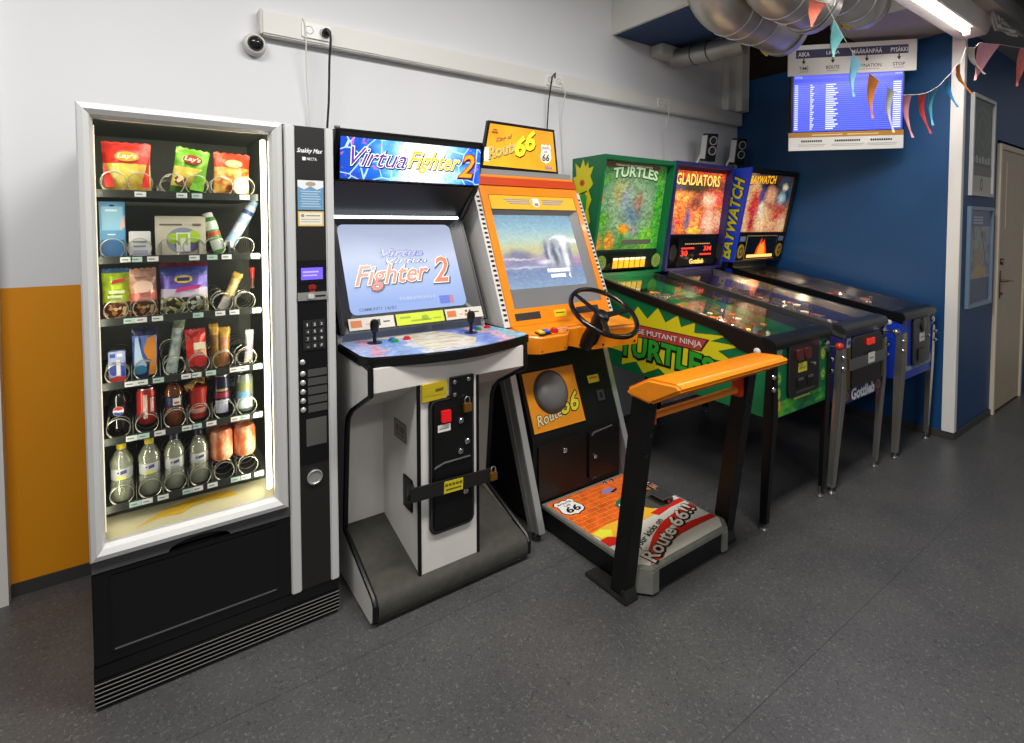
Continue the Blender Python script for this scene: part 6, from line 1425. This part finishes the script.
# --- blue machine
B_side = M('pin_blue', '1238b4', .42, nz=.05)
def blue_art(mb, fr, rec, W, z0, z1):
    logo(mb, fr, 'BAYWATCH', .055, z1-.085, .36, .06, rec+.001, [(warm('glass_umber', '2c1810', .1), .05, .002, -.003), (warm('glass_yellow', 'f0b020', .9), .03, 0, 0)], .2, rot=.05)
def blue_panel(fr, h, W, gz0, sp):
    mb = MB(M('panel_gold_line', 'b08c38', .4)).slab(fr, R(.13, .015, .58, .212), 0, .002).m(blackg).slab(fr, R(.136, .022, .574, .205), .0, .004); mb.m(warm('dot_deep', 'b83808', .9)).dec(fr, [(.27, .05), (.45, .05), (.42, .12), (.38, .185), (.36, .15), (.34, .195), (.31, .14), (.285, .11)], .0046)
    mb.m(warm('dot_orange', 'f07818', 1.4)).dec(fr, [(.30, .05), (.42, .05), (.40, .11), (.37, .16), (.35, .13), (.33, .15), (.31, .10)], .005).m(warm('dot_pale', 'f8b060', 1.5)).dec(fr, R(.16, .032, .54, .056), .0054)
    build('score_display', mb, sp)
    for x in (.072, W-.072):
        build('speaker_grille', MB(M('grille_gold', 'a88a20', .45)).slab(fr, ell(x, .085, .042, .058, 24), 0, .004).m(M('grille_olive', '4a4010', .6)).dec(fr, ell(x, .085, .026, .036, 18), .0046).m(M('grille_gold', 'a88a20')).dec(fr, ell(x, .085, .012, .018, 14), .005), sp)
        build('panel_badge', MB(M('badge_slate', '6c7ca8', .45)).slab(fr, R(x-.035, .165, x+.035, .205), 0, .003), sp)
def blue_side(T, cab, box, X0, Y0, BX0, fy0, fy1, zb, ztop):
    u_ = Vector((0, fy1-fy0, ztop-zb)).normalized()
    fr0 = left(BX0, Y0, 0)
    # lettering runs up the side of the back box
    fr = Fr((BX0, Y0+fy0+.072, zb+.03), u_, Vector((0, u_.z, -u_.y))); fr.n = Vector((-1, 0, 0))
    mb = MB(ink); logo(mb, fr, 'BAYWATCH', .0, -.042, .635, .085, .0010, [(M('letter_navy', '141c48', .5), .05, .004, -.006), (M('letter_yellow', 'b8b418', .45), .03, 0, 0)], .25)
    mb.m(M('badge_pale_blue', '8cb4dc', .45)).dec(fr, [(.56, .055), (.60, .05), (.58, .075)], .001)
    build('side_print', mb, box)
    fr = left(X0, Y0, 0); mb = MB(M('side_sky', '2c60d0', .45)).dec(fr, [(-.1, .6), (-.3, .75), (-.7, .85), (-1.0, .95), (-1.1, .8), (-.6, .68)], .001); build('side_print', mb, cab)
def blue_front(T, cab, ff, X0, Y0):
    d = coin_door(T, cab, ff, .14, .545+.03, .44, .875)
    build('price_label', MB(paperw).slab(ff, R(.25, .72, .335, .775), .012, .0135).m(M('label_ink', '8a8a80')).dec(ff, R(.26, .745, .325, .751), .0142), d)
    build('coin_return', MB(M('return_dark', '0c0c0c')).slab(ff, R(.22, .60, .32, .675), .0115, .018), d)
    build('coin_entry', MB(M('return_dark', '0c0c0c')).lathe([(.045, 0), (.045, .006), (.03, .010), (.001, .010)], ff.p(.30, .825, .011), (0, -1, 0), 20), d)
    build('lock', MB(chrome).lathe([(.011, 0), (.011, .006), (.007, .009), (.001, .009)], ff.p(.40, .745, .012), (0, -1, 0), 14), d)
    mb = MB(M('front_foam', '8ca0b8', .45)).dec(ff, [(.03, .55), (.54, .55), (.54, .70), (.50, .62), (.42, .575), (.2, .565), (.03, .59)], .0008).m(M('front_gold', 'a89030', .45)).dec(ff, R(.02, .55, .075, .80), .0012)
    mb.m(M('front_steel_ink', '5a7090', .5)).text(ff, 'BAYWATCH', .16, .552, .24, .02, .0016, .2, .02)
    build('front_print', mb, cab)
palB = [M('pf_sand', 'b89868', .3), M('pf_sea', '2c5878', .3), M('pf_red', '9c2418'), M('pf_cream', 'd8c8a0'), M('pf_grey', '7c7c78', .3), M('pf_orange', 'c05c1c')]
pinball('pinball_machine', 'bright blue pinball machine with yellow lettering up its back box, against the blue wall', 3.872, 1.27, dict(
    zf=.50, fdx=.018, pw=.535, launch=True, liner=M('liner_brown', '3a332e', .4), side=B_side, front=B_side, rail=M('rail_black', '141416', .35, .4), lock=M('lockbar_black', '161616'), seed=23, pal=palB, hot=hot,
    field=art('pf_sand_print', [(.3, '4a4a48'), (.42, '6c5c48'), (.5, '3c5060'), (.6, '8a7050'), (.7, '5c6468')], 7, r=.3, dist=.7), apron=M('apron_black', '1c1c20', .35), card=M('apron_card', 'b8b89c'),
    flip=M('flipper_white', 'dcd8c8'), bumpers=[(.20, .85), (.33, .88), (.27, .75)], caps=[warm('cap_amber', 'e8a040', .5), M('cap_blue', '2c50a8', .3)], ramps=ramps1,
    toys=[(.36, .9, .07, M('toy_orange', 'c86428')), (.18, .65, .05, M('toy_white', 'c8c8c0', .35))],
    box=M('box_black', '141216', .4), boxside=B_side, neck=black, bf=(1.110, .965, 1.19, 1.917), ry=1.22, rec=.02, art=paint('back_glass_beach', [(0, 'c89468'), (.4, 'b07c58'), (.7, '6c4c40'), (1, '2c2430')],
    [(.10, .40, .14, .5, 'd0a078', .5), (.20, .72, .10, .14, 'e0b078', .5), (.22, .44, .11, .26, 'c02c1c', .4), (.26, .14, .10, .16, 'a81c14', .5), (.37, .62, .05, .22, '4a4488', .5), (.52, .80, .17, .14, '1c100c', .4), (.54, .64, .12, .15, 'dca078', .4), (.54, .46, .08, .06, 'a86040', .5), (.85, .70, .16, .24, '20445c', .4), (.84, .80, .05, .06, 'e0c8a8', .5), (.80, .60, .07, .10, 'b0c4cc', .6), (.42, .20, .12, .24, 'e8c094', .6), (.62, .16, .10, .18, 'e0a878', .5), (.78, .34, .14, .14, 'c04830', .5), (.90, .14, .10, .16, 'e0b088', .5), (.38, .38, .05, .12, 'e8dcc8', .5)], .62, .04, 14, .28, 30, lines=(9, .016, '2c1408', .35)), artfn=blue_art, panel_m=M('panel_black', '100e10'), panelfn=blue_panel, glass=(.236, .700),
    sidefn=blue_side, leg=M('leg_chrome', 'bcb8ae'), rleg=black, frontfn=blue_front, btn=M('button_white', 'd8d4cc'), knob=M('knob_steel', 'a8a4a0')))

GROUPS = {'pinball_machine': 'pinball machines in a row by the blue wall', 'snack_bag': 'snack bags in the vending machine', 'drink_bottle': 'bottled drinks in the vending machine', 'drink_can': 'canned drinks in the vending machine',
          'chocolate_bar': 'bars and stick packs in the vending machine', 'carton': 'boxes in the vending machine', 'tube_pack': 'tube packs in the vending machine', 'wall_speaker': 'speakers above the pinball machines',
          'framed_poster': 'posters beside the door', 'power_cable': 'cables hanging from the wall trunking', 'ventilation_duct': 'ventilation ducts under the ceiling'}
for o in list(bpy.data.objects):
    g_ = GROUPS.get(o.name.split('.')[0])
    if g_ and o.parent is None: o['group'] = g_

# ------------------------------------------------------------------ light, camera
def area(name, loc, size, power, rot=(0, 0, 0), col=(1, .975, .94)):
    l = bpy.data.lights.new(name, 'AREA'); l.shape = 'RECTANGLE'; l.size, l.size_y = size; l.energy = power; l.color = col
    o = bpy.data.objects.new(name, l); COL.objects.link(o); o.location = loc; o.rotation_euler = rot; return o
area('ceiling_light_one', (-.7, .9, 3.3), (1.5, .35), 60)
area('ceiling_light_two', (1.5, .7, 3.3), (1.5, .35), 80)
area('ceiling_light_three', (.6, -1.8, 3.3), (1.5, .35), 45)
area('batten_light', (3.78, 1.10, 2.655), (1.0, .05), 8)
w = bpy.data.worlds.new('World'); sc.world = w; w.use_nodes = True
w.node_tree.nodes['Background'].inputs['Color'].default_value = (.95, .97, 1, 1)
w.node_tree.nodes['Background'].inputs['Strength'].default_value = .22

f, th, p, r, cy, H = 529.8175, .6155, .0378, -.0019, 248.1929, 1.4596
Rv = Vector((cos(th), -sin(th), 0)); D = Vector((sin(th), cos(th), 0)); U = Vector((0, 0, 1))
D2 = D*cos(p)-U*sin(p); U2 = U*cos(p)+D*sin(p)
R3 = Rv*cos(r)+U2*sin(r); U3 = U2*cos(r)-Rv*sin(r)
cd = bpy.data.cameras.new('Camera'); cam = bpy.data.objects.new('Camera', cd); COL.objects.link(cam)
mw = Matrix((R3, U3, -D2)).transposed().to_4x4(); mw.translation = Vector((0, 0, H)); cam.matrix_world = mw
cd.sensor_fit = 'HORIZONTAL'; cd.sensor_width = 36; cd.lens = f/1024*36; cd.shift_y = (cy-371.5)/1024; cd.clip_start = .02
sc.camera = cam
sc.view_settings.view_transform = 'Standard'; sc.view_settings.look = 'None'
sc.view_settings.exposure = 0; sc.view_settings.gamma = 1; sc.view_settings.use_curve_mapping = False
sc.cycles.max_bounces = 10; sc.cycles.transparent_max_bounces = 24
